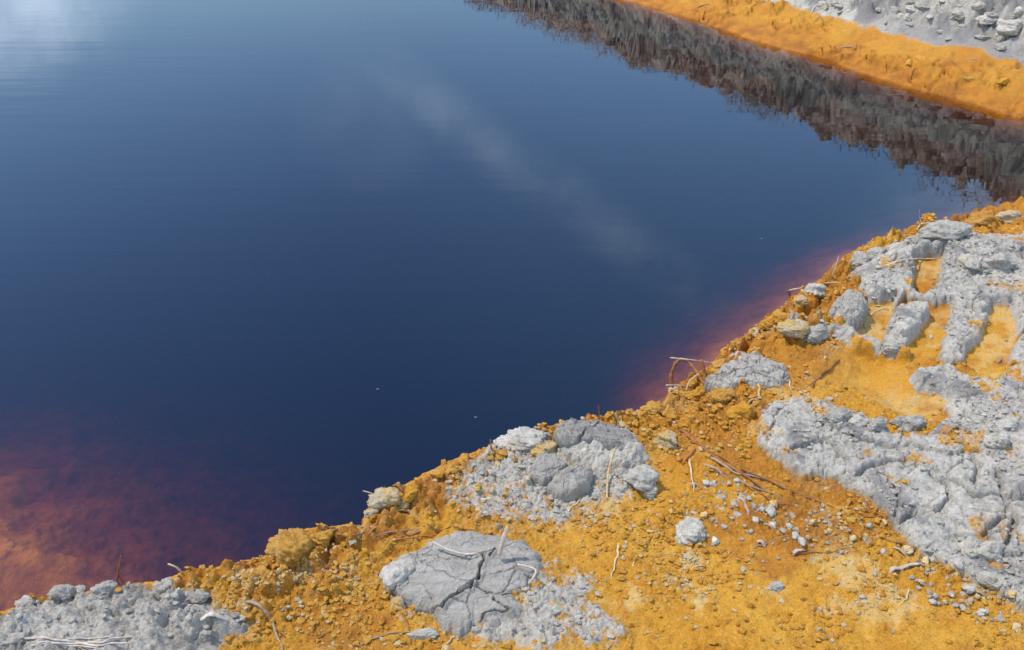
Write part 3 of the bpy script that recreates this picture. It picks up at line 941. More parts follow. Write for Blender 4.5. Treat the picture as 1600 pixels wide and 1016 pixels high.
def tube_mesh(name, pts, r0, r1, sides=8, seed=0, knob=0.15, flat=1.0):
    """a tapering, slightly knotty strand through the points"""
    pts = np.array(pts, float)
    n = len(pts)
    tt = np.linspace(0, n - 1, max(12, n * 7))
    out = []
    for t in tt:                                           # Catmull-Rom
        i = min(int(t), n - 2)
        f = t - i
        p0, p1, p2, p3 = pts[max(i - 1, 0)], pts[i], pts[i + 1], pts[min(i + 2, n - 1)]
        out.append(0.5 * ((2 * p1) + (p2 - p0) * f + (2 * p0 - 5 * p1 + 4 * p2 - p3) * f * f + (3 * p1 - p0 - 3 * p2 + p3) * f ** 3))
    c = np.array(out)
    rs = np.random.RandomState(seed)
    m = len(c)
    V, F = [], []
    up = Vector((0.13, 0.2, 1))
    for i in range(m):
        d = Vector(c[min(i + 1, m - 1)] - c[max(i - 1, 0)]).normalized()
        sx = d.cross(up)
        if sx.length < 1e-3:
            sx = d.cross(Vector((1, 0, 0)))
        sx.normalize()
        sy = sx.cross(d)
        r = (r0 + (r1 - r0) * i / (m - 1)) * (1 + knob * rs.uniform(-1, 1))
        if i in (0, m - 1):
            r *= 0.45
        for k_ in range(sides):
            a = 2 * math.pi * k_ / sides
            V.append(Vector(c[i]) + sx * (r * math.cos(a)) + sy * (r * flat * math.sin(a)))
    for i in range(m - 1):
        for k_ in range(sides):
            F.append((i * sides + k_, i * sides + (k_ + 1) % sides, (i + 1) * sides + (k_ + 1) % sides, (i + 1) * sides + k_))
    F.append(tuple(range(sides))[::-1])
    F.append(tuple((m - 1) * sides + k_ for k_ in range(sides)))
    me = bpy.data.meshes.new(name)
    me.from_pydata([tuple(q) for q in V], [], F)
    me.polygons.foreach_set('use_smooth', np.ones(len(me.polygons), bool))
    return me


_sd = [100]


def strand(name, pts, rpx, mat, label, cat, rise=None, r_end=0.45, flat=1.0, group=None, knob=0.18, lift=0.6):
    """a root, stalk or stick lying on the ground along photo points; rise: heights above the ground at the points,
    the ground point of a raised point being taken where its foot stands"""
    W = []
    s = px_size(pts[0][0], pts[0][1])
    r = rpx * s * 0.72
    if rise is None:
        for (u, v) in pts:
            x, y, z = hit(u, v)
            W.append((x, y, z + r * lift))
    else:
        foot = None
        for (u, v), h in zip(pts, rise):                   # the foot is the point with the least height
            if foot is None or h < foot[3]:
                x, y, z = hit(u, v)
                foot = (x, y, z, h)
        for (u, v), h in zip(pts, rise):
            d = ray(u, v)
            if h <= 0:
                x, y, z = hit(u, v)
                W.append((x, y, z))
                continue
            t = (foot[2] + h - CAMZ) / d[2]
            W.append((d[0] * t, d[1] * t, foot[2] + h))
    W = np.array(W)
    _sd[0] += 1
    rs = np.random.RandomState(_sd[0])
    if rise is None and len(W) > 1:                        # keep close to the ground between the points
        dense = []
        for i in range(len(W) - 1):
            k = 3
            for j in range(k):
                f = j / k
                q = W[i] * (1 - f) + W[i + 1] * f
                if j:
                    q[:2] += rs.normal(size=2) * np.linalg.norm(W[i + 1] - W[i]) * 0.035
                    q[2] = max(q[2], gz(q[0], q[1]) + r * lift)
                dense.append(q)
        dense.append(W[-1])
        W = np.array(dense)
        W[0, 2] -= r * 1.2
        W[-1, 2] -= r * 1.2
    c = W[0].copy()
    me = tube_mesh(name, W - c, r, r * r_end, 8, _sd[0], knob, flat)
    o = link(name, me, M[mat], None, tuple(c))
    return tag(o, label, cat, group)


# ------------------------------------------------------------------ the large stones and clods
zr = 0.115
slab_cr = [([(690, 952), (705, 940), (735, 925), (748, 905), (755, 880), (750, 872)], 0.0034, 0.0240), ([(755, 875), (775, 862), (765, 880)], 0.0025, 0.0160),
           ([(600, 905), (640, 945), (690, 950), (722, 925), (742, 918)], 0.0031, 0.0224), ([(742, 920), (770, 935), (815, 930)], 0.0025, 0.0160),
           ([(720, 990), (760, 960), (800, 955), (770, 940)], 0.0028, 0.0176), ([(755, 872), (700, 880), (660, 868)], 0.0015, 0.0064),
           ([(640, 870), (700, 905), (735, 915)], 0.0012, 0.0048)]
big = plate('clay_slab', [(598, 905), (602, 882), (622, 868), (652, 858), (670, 845), (705, 832), (742, 828), (780, 838), (800, 842), (835, 850), (848, 872), (848, 895), (835, 918),
                          (800, 932), (825, 955), (805, 980), (770, 985), (745, 975), (715, 990), (690, 975), (668, 950), (625, 942), (608, 925)],
            zr, 0.050, 'slate', 'largest grey clay slab, split by dark cracks, lying on ochre soil at the water side', 'rock', slab_cr, 3, 0.22, 0.20, 0.45, (0.0, 0.05), 520, 190, None, 0.0, 0.22, 0.0045)
vv, f = lump_verts(5, 71, 0.8, 3)
nub = link('lump', make_mesh('lump', vv * np.array((0.030, 0.046, 0.026)), f), M['white'], big)
xh = np.array(P(622, 890, zr + .05))
nub.location = (xh[0] - big.location.x, xh[1] - big.location.y, 0.040)
nub.rotation_euler = (0, 0, R(-35))

lay = plate('layered_rock', [(872, 690), (885, 672), (928, 662), (985, 672), (1010, 690), (1016, 710), (1000, 724), (955, 730), (912, 722), (884, 704)], .12, 0.058, 'white',
            'dark topped grey layered rock beside the water with crumbly pale flanks', 'rock', (), 13, 0.30, 0.5, 1.6, (-0.05, 0.0), 300, 110)
plate('cap', [(866, 668), (882, 657), (928, 657), (975, 667), (1006, 688), (1004, 698), (960, 700), (925, 693), (890, 694), (872, 685)], .152, 0.034, 'charcoal', None, None,
      [([(905, 690), (915, 676), (935, 664)], .003, .010), ([(925, 685), (960, 690), (1000, 694)], .002, .006)], 17, 0.30, 0.2, 1.2, (-0.08, -0.03), 260, 80, lay, 0.3)
plate('flat_stone', [(824, 738), (838, 715), (868, 711), (888, 724), (872, 742), (845, 752)], .135, 0.026, 'slate', 'small flat grey stone lying in pale crumbled clay, nearer the water of two', 'rock',
      (), 23, 0.3, 0.25, 0.9, (0.0, 0.08), 220, 70, None, 0.0, 0.16, 0.004)
plate('flat_stone', [(852, 758), (872, 738), (902, 724), (926, 736), (924, 758), (896, 770), (866, 768)], .135, 0.032, 'slate', 'flat grey stone with a ridge below the dark topped layered rock', 'rock',
      (), 27, 0.3, 0.25, 1.0, (0.0, 0.1), 220, 70, None, 0.0, 0.16, 0.005)
plate('stained_rock', [(1108, 592), (1116, 570), (1142, 555), (1180, 553), (1212, 564), (1236, 586), (1230, 604), (1200, 604), (1165, 600), (1132, 606)], .125, 0.05, 'grey',
      'pale rust stained rock beside the arched brown root at the shore', 'rock', [([(1120, 585), (1170, 580), (1225, 595)], .003, .012)], 33, 0.4, 0.3, 1.1, (0, 0.12), 260, 90, None, 0.4, 0.14, 0.005)
plate('clay_block', [(1292, 492), (1302, 470), (1326, 454), (1350, 456), (1358, 474), (1346, 496), (1318, 510)], .12, 0.07, 'grey',
      'squarish grey clay block standing apart left of the ochre grooves', 'clod', (), 37, 0.35, 0.3, 1.2, (0, 0.1), 240, 80, None, 0.2, 0.16, 0.006)
clod('clay_block', 1478, 368, 44, 20, 20, 'grey', 'pale clay block with ochre underside topmost along the shore edge', 'clod', 201, 0.2)
big_clods = [
    (456, 856, 34, 30, 30, 'ochre', 'large blocky ochre clod at the bank edge above dark water', 211, 0.2),
    (505, 842, 22, 18, 16, 'ochre', 'ochre clod between the blocky edge clod and the dark twigs', 213, 0.7),
    (602, 784, 26, 20, 18, 'tan', 'pale ochre clod on the bank edge beside a forked straw twig', 215, 0.4),
    (640, 772, 18, 12, 12, 'ochre', 'small ochre clod beside the dark wood chip on the bank edge', 216, 0.9),
    (815, 692, 38, 22, 20, 'white', 'pale grey crumbly clod on the shore left of the layered rock', 217, 0.1),
    (850, 705, 20, 14, 14, 'tan', 'tan clod wedged between pale clod and layered rock', 218, 0.3),
    (1042, 693, 20, 17, 16, 'tan', 'rounded yellow clod between the layered rock and brown roots', 219, 0.0),
    (1000, 752, 28, 22, 20, 'white', 'white crumbly clod below the layered rock near a pale stalk', 221, 0.5),
    (972, 742, 16, 12, 12, 'grey', 'small grey clod directly under the layered rock', 222, 1.5),
    (1016, 772, 14, 10, 10, 'white', 'small white clod below the white crumbly clod', 224, 0.6),
    (1080, 834, 27, 25, 16, 'white', 'lone whitish clay mound on open ochre soil', 225, 0.3),
    (1160, 648, 24, 20, 20, 'ochre', 'ochre clod left of the cracked grey clay plate', 226, 0.5),
    (1024, 646, 22, 14, 14, 'ochre', 'ochre clod at the shore left of the arched root', 227, 0.2),
    (1090, 622, 24, 15, 15, 'ochre', 'ochre clod at the foot of the arched root', 228, 0.9),
    (1128, 620, 20, 14, 14, 'ochre', 'ochre clod below the rust stained rock', 229, 0.1),
    (1272, 456, 18, 14, 14, 'white', 'pale clod on the shoreline beside a straw', 231, 0.6),
    (1252, 474, 15, 11, 11, 'tan', 'tan clod on the shoreline below the pale one', 232, 0.6),
    (1346, 412, 20, 16, 16, 'grey', 'grey clod at the shoreline near the tall grass stalk', 233, 0.6),
    (1372, 400, 16, 13, 13, 'grey', 'smaller grey clod beside the shoreline grey clod', 234, 0.2),
    (1515, 416, 16, 22, 18, 'white', 'upright pale clay clod at the end of a track ridge', 235, 0.1),
    (1560, 414, 26, 14, 14, 'grey', 'dark sided grey clod right of the upright pale clod', 236, 0.3),
    (1556, 690, 22, 17, 17, 'white', 'bright white chunk on the cracked grey plate', 237, 0.4),
    (1572, 668, 16, 12, 12, 'white', 'white fragment above the bright white chunk', 242, 0.2),
    (1545, 866, 24, 16, 17, 'white', 'white clod on the lower rim of the grey plate', 238, 0.2),
    (1514, 862, 20, 15, 15, 'white', 'white clod on the plate rim beside its larger twin', 239, 1.1),
    (1548, 906, 18, 12, 12, 'white', 'elongated white stone on ochre soil under the plate rim', 241, -0.6),
    (1424, 666, 22, 14, 14, 'grey', 'grey clod lying at the lower end of the ochre pit', 243, 0.2),
    (1402, 662, 14, 10, 10, 'grey', 'small grey clod on the left of the pit end clod', 244, 0.2),
    (1304, 652, 22, 15, 15, 'grey', 'crumbly grey clod on the left of the cracked plate', 245, 0.0),
    (1340, 660, 17, 12, 12, 'white', 'pale clod near the middle of the crumbly row on the plate', 246, 0.5),
    (1370, 668, 18, 12, 13, 'grey', 'grey clod at the right of the crumbly row on the plate', 247, 0.8),
    (256, 922, 18, 16, 18, 'grey', 'tall grey clod on the rim of the bottom left heap', 251, 0.3),
    (162, 929, 19, 15, 15, 'grey', 'round grey clod near the middle of the heap rim', 252, 0.8),
    (98, 928, 21, 14, 14, 'grey', 'wide grey clod on the heap rim by orange shallows', 253, 0.1),
    (125, 928, 12, 10, 10, 'white', 'small pale clod between two grey clods on the heap rim', 257, 0.1),
    (312, 936, 20, 15, 16, 'grey', 'dark grey clod on the right flank of the heap', 254, 0.4),
    (40, 945, 15, 11, 11, 'white', 'pale clod on the heap rim at the far left', 255, 0.4),
    (20, 1000, 22, 14, 12, 'grey', 'grey clod beside the bleached roots in the bottom left corner', 256, 0.4),
    (660, 990, 24, 10, 9, 'white', 'pale flat clod below the largest cracked slab', 258, 0.1),
    (626, 942, 18, 14, 13, 'tan', 'tan clod tucked under the left end of the largest slab', 259, 0.1),
    (1205, 508, 16, 12, 12, 'ochre', 'ochre clod on the shore above the rust stained rock', 261, 0.1),
    (1238, 520, 26, 15, 15, 'tan', 'tan clod left of the stepped grey sill', 262, 0.1),
    (1276, 522, 24, 14, 15, 'grey', 'grey clod on the stepped sill above the ochre pit', 263, 0.6),
    (1395, 545, 18, 11, 11, 'grey', 'small grey clod on the brink of the ochre pit', 264, 0.2),
    (1536, 345, 26, 13, 14, 'ochre', 'ochre clod at the shoreline top of the right bank', 265, 0.2),
    (1575, 338, 24, 12, 12, 'tan', 'tan clod at the waterline by the right edge', 266, 0.2),
    (1212, 916 - 0, 13, 9, 8, 'white', 'whitish clod alone on the ochre flat, lower right', 267, 0.2),
]
for u, v, rx, ry, rz, mat, lab, seed, rot in big_clods:
    clod('clay_clod', u, v, rx, ry, rz, mat, lab, 'clod', seed, rot, 5, 1.25, 0.35)

random.seed(4)
edge_line = [(q[0], q[1]) for q in near_shore_px if 280 < q[0] < 1300]
for i in range(46):
    t = random.random() * (len(edge_line) - 1)
    k = int(t)
    u = edge_line[k][0] + (edge_line[k + 1][0] - edge_line[k][0]) * (t - k) + random.uniform(-4, 10)
    v = edge_line[k][1] + (edge_line[k + 1][1] - edge_line[k][1]) * (t - k) + random.uniform(3, 22)
    r = random.uniform(5, 13)
    clod('edge_clod', u, v, r * random.uniform(0.9, 1.5), r * random.uniform(0.8, 1.1), r * random.uniform(0.6, 0.95), random.choice(('ochre', 'ochre', 'ochre', 'tan')),
         'small broken ochre clod along the crumbling bank edge', 'clod', 500 + i, random.uniform(0, 3), 4, 1.3, 0.35, 6, 'small clods along the bank edge')

# white boulders on the far bank
far_rocks = [(1580, 42, 26, 18, 13, 'white', 'bright white rock on the far bank at the right edge'), (1545, 30, 20, 14, 10, 'white', 'white rock left of the brightest one on the far bank'),
             (1596, 20, 16, 12, 10, 'white', 'upper white rock on the far bank at the edge'), (1500, 22, 20, 12, 9, 'grey', 'grey rock above the orange strip on the far bank'),
             (1560, 60, 14, 9, 8, 'white', 'small white rock lowest on the far bank clay'), (1420, 100, 12, 7, 7, 'ochre', 'ochre clod on the far bank orange strip, left of two'),
             (1438, 93, 14, 7, 7, 'ochre', 'ochre clod on the far bank orange strip beside a crack'), (1285, 10, 16, 9, 8, 'grey', 'dark grey rock where the far clay meets orange'),
             (1440, 8, 15, 8, 7, 'grey', 'grey rock high on the far bank clay'), (1530, 8, 12, 7, 7, 'white', 'pale rock high on the far bank near the white ones'),
             (1515, 122, 13, 6, 6, 'ochre', 'dark edged ochre clod low on the far bank'), (1570, 128, 14, 7, 7, 'ochre', 'ochre clod by the far waterline at the right')]
for i, (u, v, rx, ry, rz, mat, lab) in enumerate(far_rocks):
    clod('far_rock', u, v, rx, ry, rz, mat, lab, 'rock', 400 + i, 0.3 * i, 5, 0.9, 0.6, 12)

random.seed(21)
n_r = 0
while n_r < 34:
    u, v = random.uniform(1250, 1598), random.uniform(2, 98)
    if v > 2 + (u - 1250) * 0.27:
        continue
    r = random.uniform(4, 12) * (0.6 + 0.4 * (u - 1250) / 350)
    clod('rock_fragment', u, v, r * random.uniform(1.0, 1.8), r * random.uniform(0.7, 1.0), r * random.uniform(0.45, 0.8), random.choice(('white', 'grey', 'grey', 'slate')),
         'piece of broken grey clay rubble strewn on the far bank', 'rock', 600 + n_r, random.uniform(0, 3), 4, 1.2, 0.5, 12, 'rubble on the far bank')
    n_r += 1

# ------------------------------------------------------------------ roots, stalks, sticks
S = strand
S('arched_root', [(1052, 612), (1049, 585), (1062, 562), (1082, 572), (1100, 598)], 4.6, 'root', 'brown root arching out of the bank over the water', 'root', (0.0, .045, .085, .07, 0.0), .7, 1.0, None, 0.35)
S('root_stump', [(1104, 600), (1100, 580), (1096, 562)], 5, 'root', 'short brown root stump beside the arched root', 'root', (0, .03, .06), .7)
S('thin_root', [(1072, 612), (1078, 595), (1092, 584)], 2.4, 'straw', 'pale thin root curling up under the arched root', 'root', (0, .03, .05))
S('straw', [(1047, 559), (1085, 563), (1118, 568)], 1.6, 'bone', 'bleached straw lying across the top of the arched root', 'straw', (.085, .08, .06))
S('straw', [(1040, 602), (1062, 602), (1080, 604)], 1.5, 'bone', 'bleached straw over the water at the arched root foot', 'straw', (.02, .02, .012))
S('thin_root', [(1179, 597), (1187, 610), (1184, 624), (1168, 634)], 3.6, 'straw', 'yellow root hanging in front of the rust stained rock', 'root')
S('thin_root', [(1232, 590), (1237, 608)], 2.2, 'bone', 'short pale root at the right end of the rust stained rock', 'root')
S('brown_root', [(1268, 607), (1282, 588), (1300, 574), (1312, 562)], 4, 'root', 'rusty brown root at the left edge of the ochre pit', 'root')
S('brown_root', [(1062, 672), (1085, 690), (1120, 718), (1160, 742), (1205, 772)], 4.5, 'root', 'thickest brown root of the tangle below the shore', 'root')
S('brown_root', [(1085, 700), (1072, 715), (1066, 728)], 6, 'rust', 'short rusty root stub at the head of the tangle', 'root')
S('brown_root', [(1090, 702), (1140, 724), (1205, 756), (1260, 775), (1320, 798), (1385, 806)], 2.6, 'root', 'long thin root trailing from the tangle to the grey plate', 'root')
S('brown_root', [(1098, 722), (1130, 744), (1175, 762), (1225, 782)], 3.6, 'bark', 'grey barked root running low in the tangle', 'root')
S('brown_root', [(1106, 712), (1150, 738), (1195, 748), (1240, 772)], 3, 'bark', 'grey barked root running high in the tangle', 'root')
S('brown_root', [(1115, 735), (1160, 752), (1210, 786), (1240, 790)], 2.4, 'root', 'thin dark root at the lower side of the tangle', 'root')
S('brown_root', [(1080, 680), (1110, 690), (1135, 702)], 2.4, 'rust', 'thin rusty root above the head of the tangle', 'root')
S('stalk', [(1078, 716), (1080, 740), (1083, 770)], 2.6, 'straw', 'pale stalk lying below the tangle of roots', 'stalk')
S('stick', [(779, 868), (785, 846), (793, 822)], 6, 'wood', 'flat weathered stick poking out of the largest slab', 'stick', (0.055, .085, .115), .75, .5)
for pts, lab, r in (([(676, 849), (700, 861), (728, 868), (746, 866)], 'white root across the upper part of the largest slab', 2.6),
                    ([(808, 884), (837, 893), (826, 914)], 'white hooked root on the right part of the largest slab', 2.2)):
    W = [(*P(u, v, zr + .062), zr + .066) for u, v in pts]
    c = np.array(W[0])
    W = [np.array(q) for q in W]
    ob = link('white_root', tube_mesh('white_root', np.array(W) - c, r * 0.0011, r * 0.0008, 8, 5, 0.2), M['bone'], None, tuple(c))
    tag(ob, lab, 'root')
S('stalk', [(969, 674), (966, 660), (962, 645)], 2.0, 'bone', 'bleached stalk standing behind the layered rock', 'stalk', (0.0, .05, .09))
S('stalk', [(937, 662), (936, 648), (935, 634)], 1.8, 'rust', 'rusty stalk standing at the waterline behind the layered rock', 'stalk', (0.0, .04, .075))
S('stalk', [(768, 706), (767, 696), (766, 686)], 2.0, 'rust', 'short rusty stalk on the shore left of the pale clod', 'stalk', (0.0, .03, .055))
S('stalk', [(842, 676), (845, 668), (850, 664)], 1.6, 'rust', 'tiny rusty sprig on the shore right of the pale clod', 'stalk', (0, .02, .03))
S('stalk', [(948, 782), (950, 742), (956, 715), (963, 698)], 2.8, 'straw', 'long pale stalk leaning against the layered rock', 'stalk', (0, .03, .05, .075), .6)
S('stalk', [(888, 800), (905, 784), (922, 766)], 2.2, 'straw', 'yellow straw on pale crumbled clay below the flat stone', 'straw')
S('stalk', [(966, 850), (966, 868), (960, 886), (955, 904)], 3.0, 'straw', 'curved pale stalk lying on open ochre soil', 'stalk')
S('stalk', [(996, 868), (988, 888)], 2.0, 'straw', 'short straw right of the curved pale stalk', 'straw')
S('stalk', [(183, 912), (185, 892), (189, 868)], 2.2, 'rust', 'orange stalk standing at the heap rim against shallow water', 'stalk', (0, .05, .10), .6)
S('stalk', [(286, 898), (276, 887), (262, 881)], 2.6, 'straw', 'hooked pale twig over the water at the right end of the heap', 'twig', (0, .03, .04), .7)
S('stalk', [(588, 792), (586, 774), (567, 767)], 1.9, 'straw', 'forked straw twig reaching over the dark water', 'twig', (0, .03, .045), .6)
S('twig', [(500, 838), (530, 828), (560, 822), (592, 828)], 3.0, 'bark', 'dark twig along the bank edge, upper of the bundle', 'twig')
S('twig', [(520, 842), (552, 838), (590, 834)], 2.8, 'root', 'dark reddish twig in the bank edge bundle', 'twig')
S('twig', [(560, 844), (580, 832), (588, 824)], 3.0, 'bark', 'short crooked twig crossing the bank edge bundle', 'twig')
S('twig', [(594, 838), (640, 834), (690, 830), (742, 826)], 2.2, 'root', 'long thin root running to the top of the largest slab', 'root')
S('twig', [(612, 846), (660, 838), (720, 831)], 1.8, 'rust', 'fine rusty root below the long thin one', 'root')
S('twig', [(588, 836), (640, 830), (680, 829)], 1.6, 'bark', 'fine grey root above the long thin one', 'root')
S('wood_chip', [(612, 765), (642, 781)], 6, 'root', 'dark brown wood chip on the bank edge', 'wood chip', None, .8, .5)
S('wood_chip', [(622, 798), (640, 800)], 5, 'root', 'small brown wood chip below the bank edge', 'wood chip', None, .8, .5)
S('twig', [(384, 938), (408, 950), (424, 970), (432, 992), (442, 1020)], 4, 'bark', 'long grey brown root running down beside the pale heap', 'root')
S('twig', [(404, 952), (430, 975), (455, 1012)], 2.4, 'root', 'thin root forking off the grey brown one', 'root')
for i, pts in enumerate(([(15, 996), (70, 997), (120, 1004), (160, 1006), (208, 993)], [(48, 1008), (110, 1006), (160, 1010), (206, 1003)], [(58, 1002), (110, 1010), (150, 1014)],
                         [(30, 1000), (90, 1003), (140, 1000), (190, 1002)])):
    S('white_root', pts, 2.7 - 0.3 * i, 'bone', ('uppermost bleached root of the bottom left bundle', 'long bleached root along the lower side of the bundle', 'short bleached root lowest in the bundle',
                                                 'bleached root through the middle of the bundle')[i], 'root', None, .7)
S('flat_chip', [(312, 966), (355, 964)], 9, 'bone', 'flat pale wood chip on the right flank of the heap', 'wood chip', None, .9, .35)
S('stalk', [(1300, 430), (1305, 418), (1311, 400)], 1.6, 'bone', 'pale grass stalk standing at the right hand shoreline', 'stalk', (0, .04, .08))
S('straw', [(1230, 456), (1260, 452), (1282, 449)], 1.8, 'straw', 'straw lying over the shoreline beside a pale clod', 'straw')
S('straw', [(1285, 446), (1322, 444)], 1.6, 'straw', 'straw on the shore right of the pale clod', 'straw')
S('straw', [(1376, 416), (1410, 410), (1440, 408), (1466, 404)], 2.0, 'bone', 'long bleached straw across the clods above the grooves', 'straw')
S('straw', [(1434, 356), (1440, 351), (1458, 350)], 2.4, 'bone', 'bleached straw bent over the topmost clay block', 'straw')
S('stalk', [(1438, 356), (1437, 342), (1437, 328)], 1.0, 'bone', 'hair thin pale stalk rising at the topmost clay block', 'stalk', (0, .04, .08))
S('straw', [(1360, 492), (1380, 482), (1390, 484)], 1.6, 'straw', 'small straw in the left ochre groove', 'straw')
S('wood_chip', [(1388, 892), (1412, 886), (1438, 880)], 6, 'wood', 'grey brown wood chip among pebbles under the plate rim', 'wood chip', None, .6, .5)
S('wood_chip', [(1397, 856), (1420, 872)], 5, 'wood', 'grey splinter above the wood chip under the plate rim', 'wood chip', None, .7, .5)
S('wood_chip', [(1506, 920), (1545, 936)], 6, 'bark', 'dark splinter among the pebbles near the elongated white stone', 'wood chip', None, .6, .6)
S('wood_chip', [(1498, 938), (1516, 952)], 5, 'bark', 'short dark splinter below the pebble cluster', 'wood chip', None, .6, .6)
S('wood_chip', [(1156, 778), (1164, 790), (1170, 806)], 5, 'wood', 'grey splinter in the pebbles below the root tangle', 'wood chip', None, .6, .5)
S('wood_chip', [(1196, 812), (1212, 830)], 4, 'bark', 'dark splinter in the middle of the pebble strip', 'wood chip', None, .6, .5)
S('twig', [(1170, 862), (1205, 846), (1240, 832)], 1.8, 'bark', 'thin twig across the pebble strip', 'twig')
S('wood_chip', [(1184, 846), (1196, 856)], 6, 'wood', 'rounded grey chip below the thin twig', 'wood chip', None, .7, .6)
S('wood_chip', [(1238, 864), (1258, 856)], 5, 'wood', 'grey chip at the lower side of the pebble strip', 'wood chip', None, .7, .6)
S('twig', [(1366, 834), (1400, 848), (1434, 854)], 2.6, 'root', 'brown twig near the lower rim of the grey plate', 'twig')
S('twig', [(1330, 800), (1355, 806), (1388, 806)], 2.0, 'rust', 'thin rusty twig meeting the rim of the grey plate', 'twig')
S('twig', [(1230, 862), (1290, 866), (1340, 856)], 1.2, 'root', 'hair thin brown twig on ochre soil', 'twig')
S('stalk', [(1422, 920), (1416, 938), (1405, 944)], 2.2, 'straw', 'small forked straw below the wood chip', 'straw')
S('twig', [(1020, 838), (1002, 862)], 1.4, 'root', 'short brown twig left of the whitish mound', 'twig')
S('twig', [(560, 1010), (600, 992), (640, 990), (690, 1006)], 2.4, 'bark', 'grey twig at the bottom below the largest slab', 'twig')
S('twig', [(628, 960), (640, 985), (645, 1010)], 2.2, 'root', 'brown twig running down from the largest slab', 'twig')
S('stalk', [(690, 1016), (706, 1000), (716, 992)], 2.2, 'straw', 'straw beside the pale flat clod at the bottom', 'straw')
S('twig', [(490, 1004), (506, 992), (518, 986)], 2.4, 'root', 'brown twig lying on open ochre soil at the bottom', 'twig')
S('twig', [(1452, 602), (1462, 600)], 3.5, 'bark', 'dark knot of wood in the middle groove', 'wood chip')
S('twig', [(1558, 566), (1566, 562)], 4, 'bark', 'dark lump put in for a hole in the right hand groove', 'wood chip')  # dark strand added to stand in for a dark hole in the groove
S('far_stick', [(1312, 74), (1336, 78), (1337, 68)], 1.8, 'bark', 'dark stick on the orange strip of the far bank', 'stick')
S('far_stick', [(1082, 12), (1112, 6)], 1.6, 'bark', 'dark stick low on the far bank near the top edge', 'stick')
S('far_stick', [(1268, 18), (1276, 6)], 1.8, 'bone', 'white stick on the far bank where clay meets orange', 'stick')
S('far_stick', [(1515, 92), (1535, 96)], 1.6, 'bark', 'dark stick high on the orange strip at the right', 'stick')
for u, v, lab in ((590, 608, 'tiny pale straw floating on the dark water, left of two'), (743, 652, 'tiny pale straw floating on dark water nearer the shore'), (1190, 373, 'tiny pale straw afloat off the right hand shore')):
    x, y = P(u, v, 0.0015)
    ob = link('floating_straw', tube_mesh('floating_straw', [(-.004, 0, 0), (0, .001, 0), (.004, -.001, 0)], .0007, .0005, 6, u), M['bone'], None, (x, y, .0012))
    tag(ob, lab, 'straw')

# ------------------------------------------------------------------ pebbles of dry clay: individuals
random.seed(11)
zones = [  # outline in photo points, how many, smallest and largest half size in pixels, materials
    ([(1055, 745), (1140, 735), (1230, 775), (1340, 800), (1420, 835), (1400, 880), (1250, 855), (1090, 855)], 105, 2.5, 8.5, ('white', 'grey', 'grey', 'tan', 'tan')),
    ([(1400, 860), (1480, 880), (1560, 910), (1640, 940), (1640, 1000), (1520, 985), (1440, 930)], 75, 3.0, 8.5, ('white', 'grey', 'tan')),
    ([(900, 790), (1050, 800), (1350, 900), (1500, 1010), (1000, 1010), (900, 900)], 40, 2.5, 6.0, ('tan', 'white', 'ochre')),
    ([(700, 745), (780, 690), (860, 715), (950, 770), (900, 820), (760, 820)], 35, 2.5, 7.0, ('white', 'tan')),
    ([(820, 870), (900, 920), (980, 1000), (780, 1005), (700, 985)], 25, 2.5, 6.0, ('white', 'grey'))]
peb_src = {}
peb_n = 0


def inside(u, v, pg):
    r = False
    for i in range(len(pg)):
        (ax, ay), (bx, by) = pg[i], pg[(i + 1) % len(pg)]
        if (ay > v) != (by > v) and u < (bx - ax) * (v - ay) / (by - ay) + ax:
            r = not r
    return r


ZL = ['pale or grey clay pebble in the pebbly strip below the root tangle', 'small clay pebble strewn under the lower rim of the grey plate', 'small clay pebble on the open ochre flat',
      'small clay crumb on the pale crumbled ground by the flat stones', 'small clay crumb on the pale apron beside the largest slab']
ZG = ['pebbles in the strip below the root tangle', 'pebbles under the rim of the grey plate', 'pebbles on the open ochre flat', 'crumbs by the flat stones', 'crumbs beside the largest slab']
for zi, (pg, n, lo, hi, mats) in enumerate(zones):
    us, vs_ = [q[0] for q in pg], [q[1] for q in pg]
    k = 0
    centres = [(random.uniform(min(us), max(us)), random.uniform(min(vs_), max(vs_))) for _ in range(14)]
    while k < n:
        if random.random() < 0.65:                         # they lie in clusters
            c = random.choice(centres)
            u, v = random.gauss(c[0], 26), random.gauss(c[1], 14)
        else:
            u, v = random.uniform(min(us), max(us)), random.uniform(min(vs_), max(vs_))
        if not inside(u, v, pg) or u > 1595 or v > 1012:
            continue
        mt = random.choice(mats)
        key = (mt, random.randrange(5))
        if key not in peb_src:
            vv, f = lump_verts(3, 900 + len(peb_src) * 7, 1.9, 9)
            me = make_mesh('pebble', vv * 0.006, f)
            me.materials.append(M[mt])
            peb_src[key] = bpy.data.objects.new('pebble', me)
            o = peb_src[key]
        else:
            o = peb_src[key].copy()
        COL.objects.link(o)
        x, y, z = hit(u, v)
        s = px_size(u, v) * (lo + (hi - lo) * random.random() ** 3.2)
        o.scale = (s / .006 * random.uniform(0.8, 1.4), s / .006 * random.uniform(0.8, 1.2), s / .006 * random.uniform(0.6, 1.0))
        o.rotation_euler = (random.uniform(-.5, .5), random.uniform(-.5, .5), random.uniform(0, 6.28))
        o.location = (x, y, z + s * 0.3)
        tag(o, ZL[zi], 'pebble', ZG[zi])
        k += 1


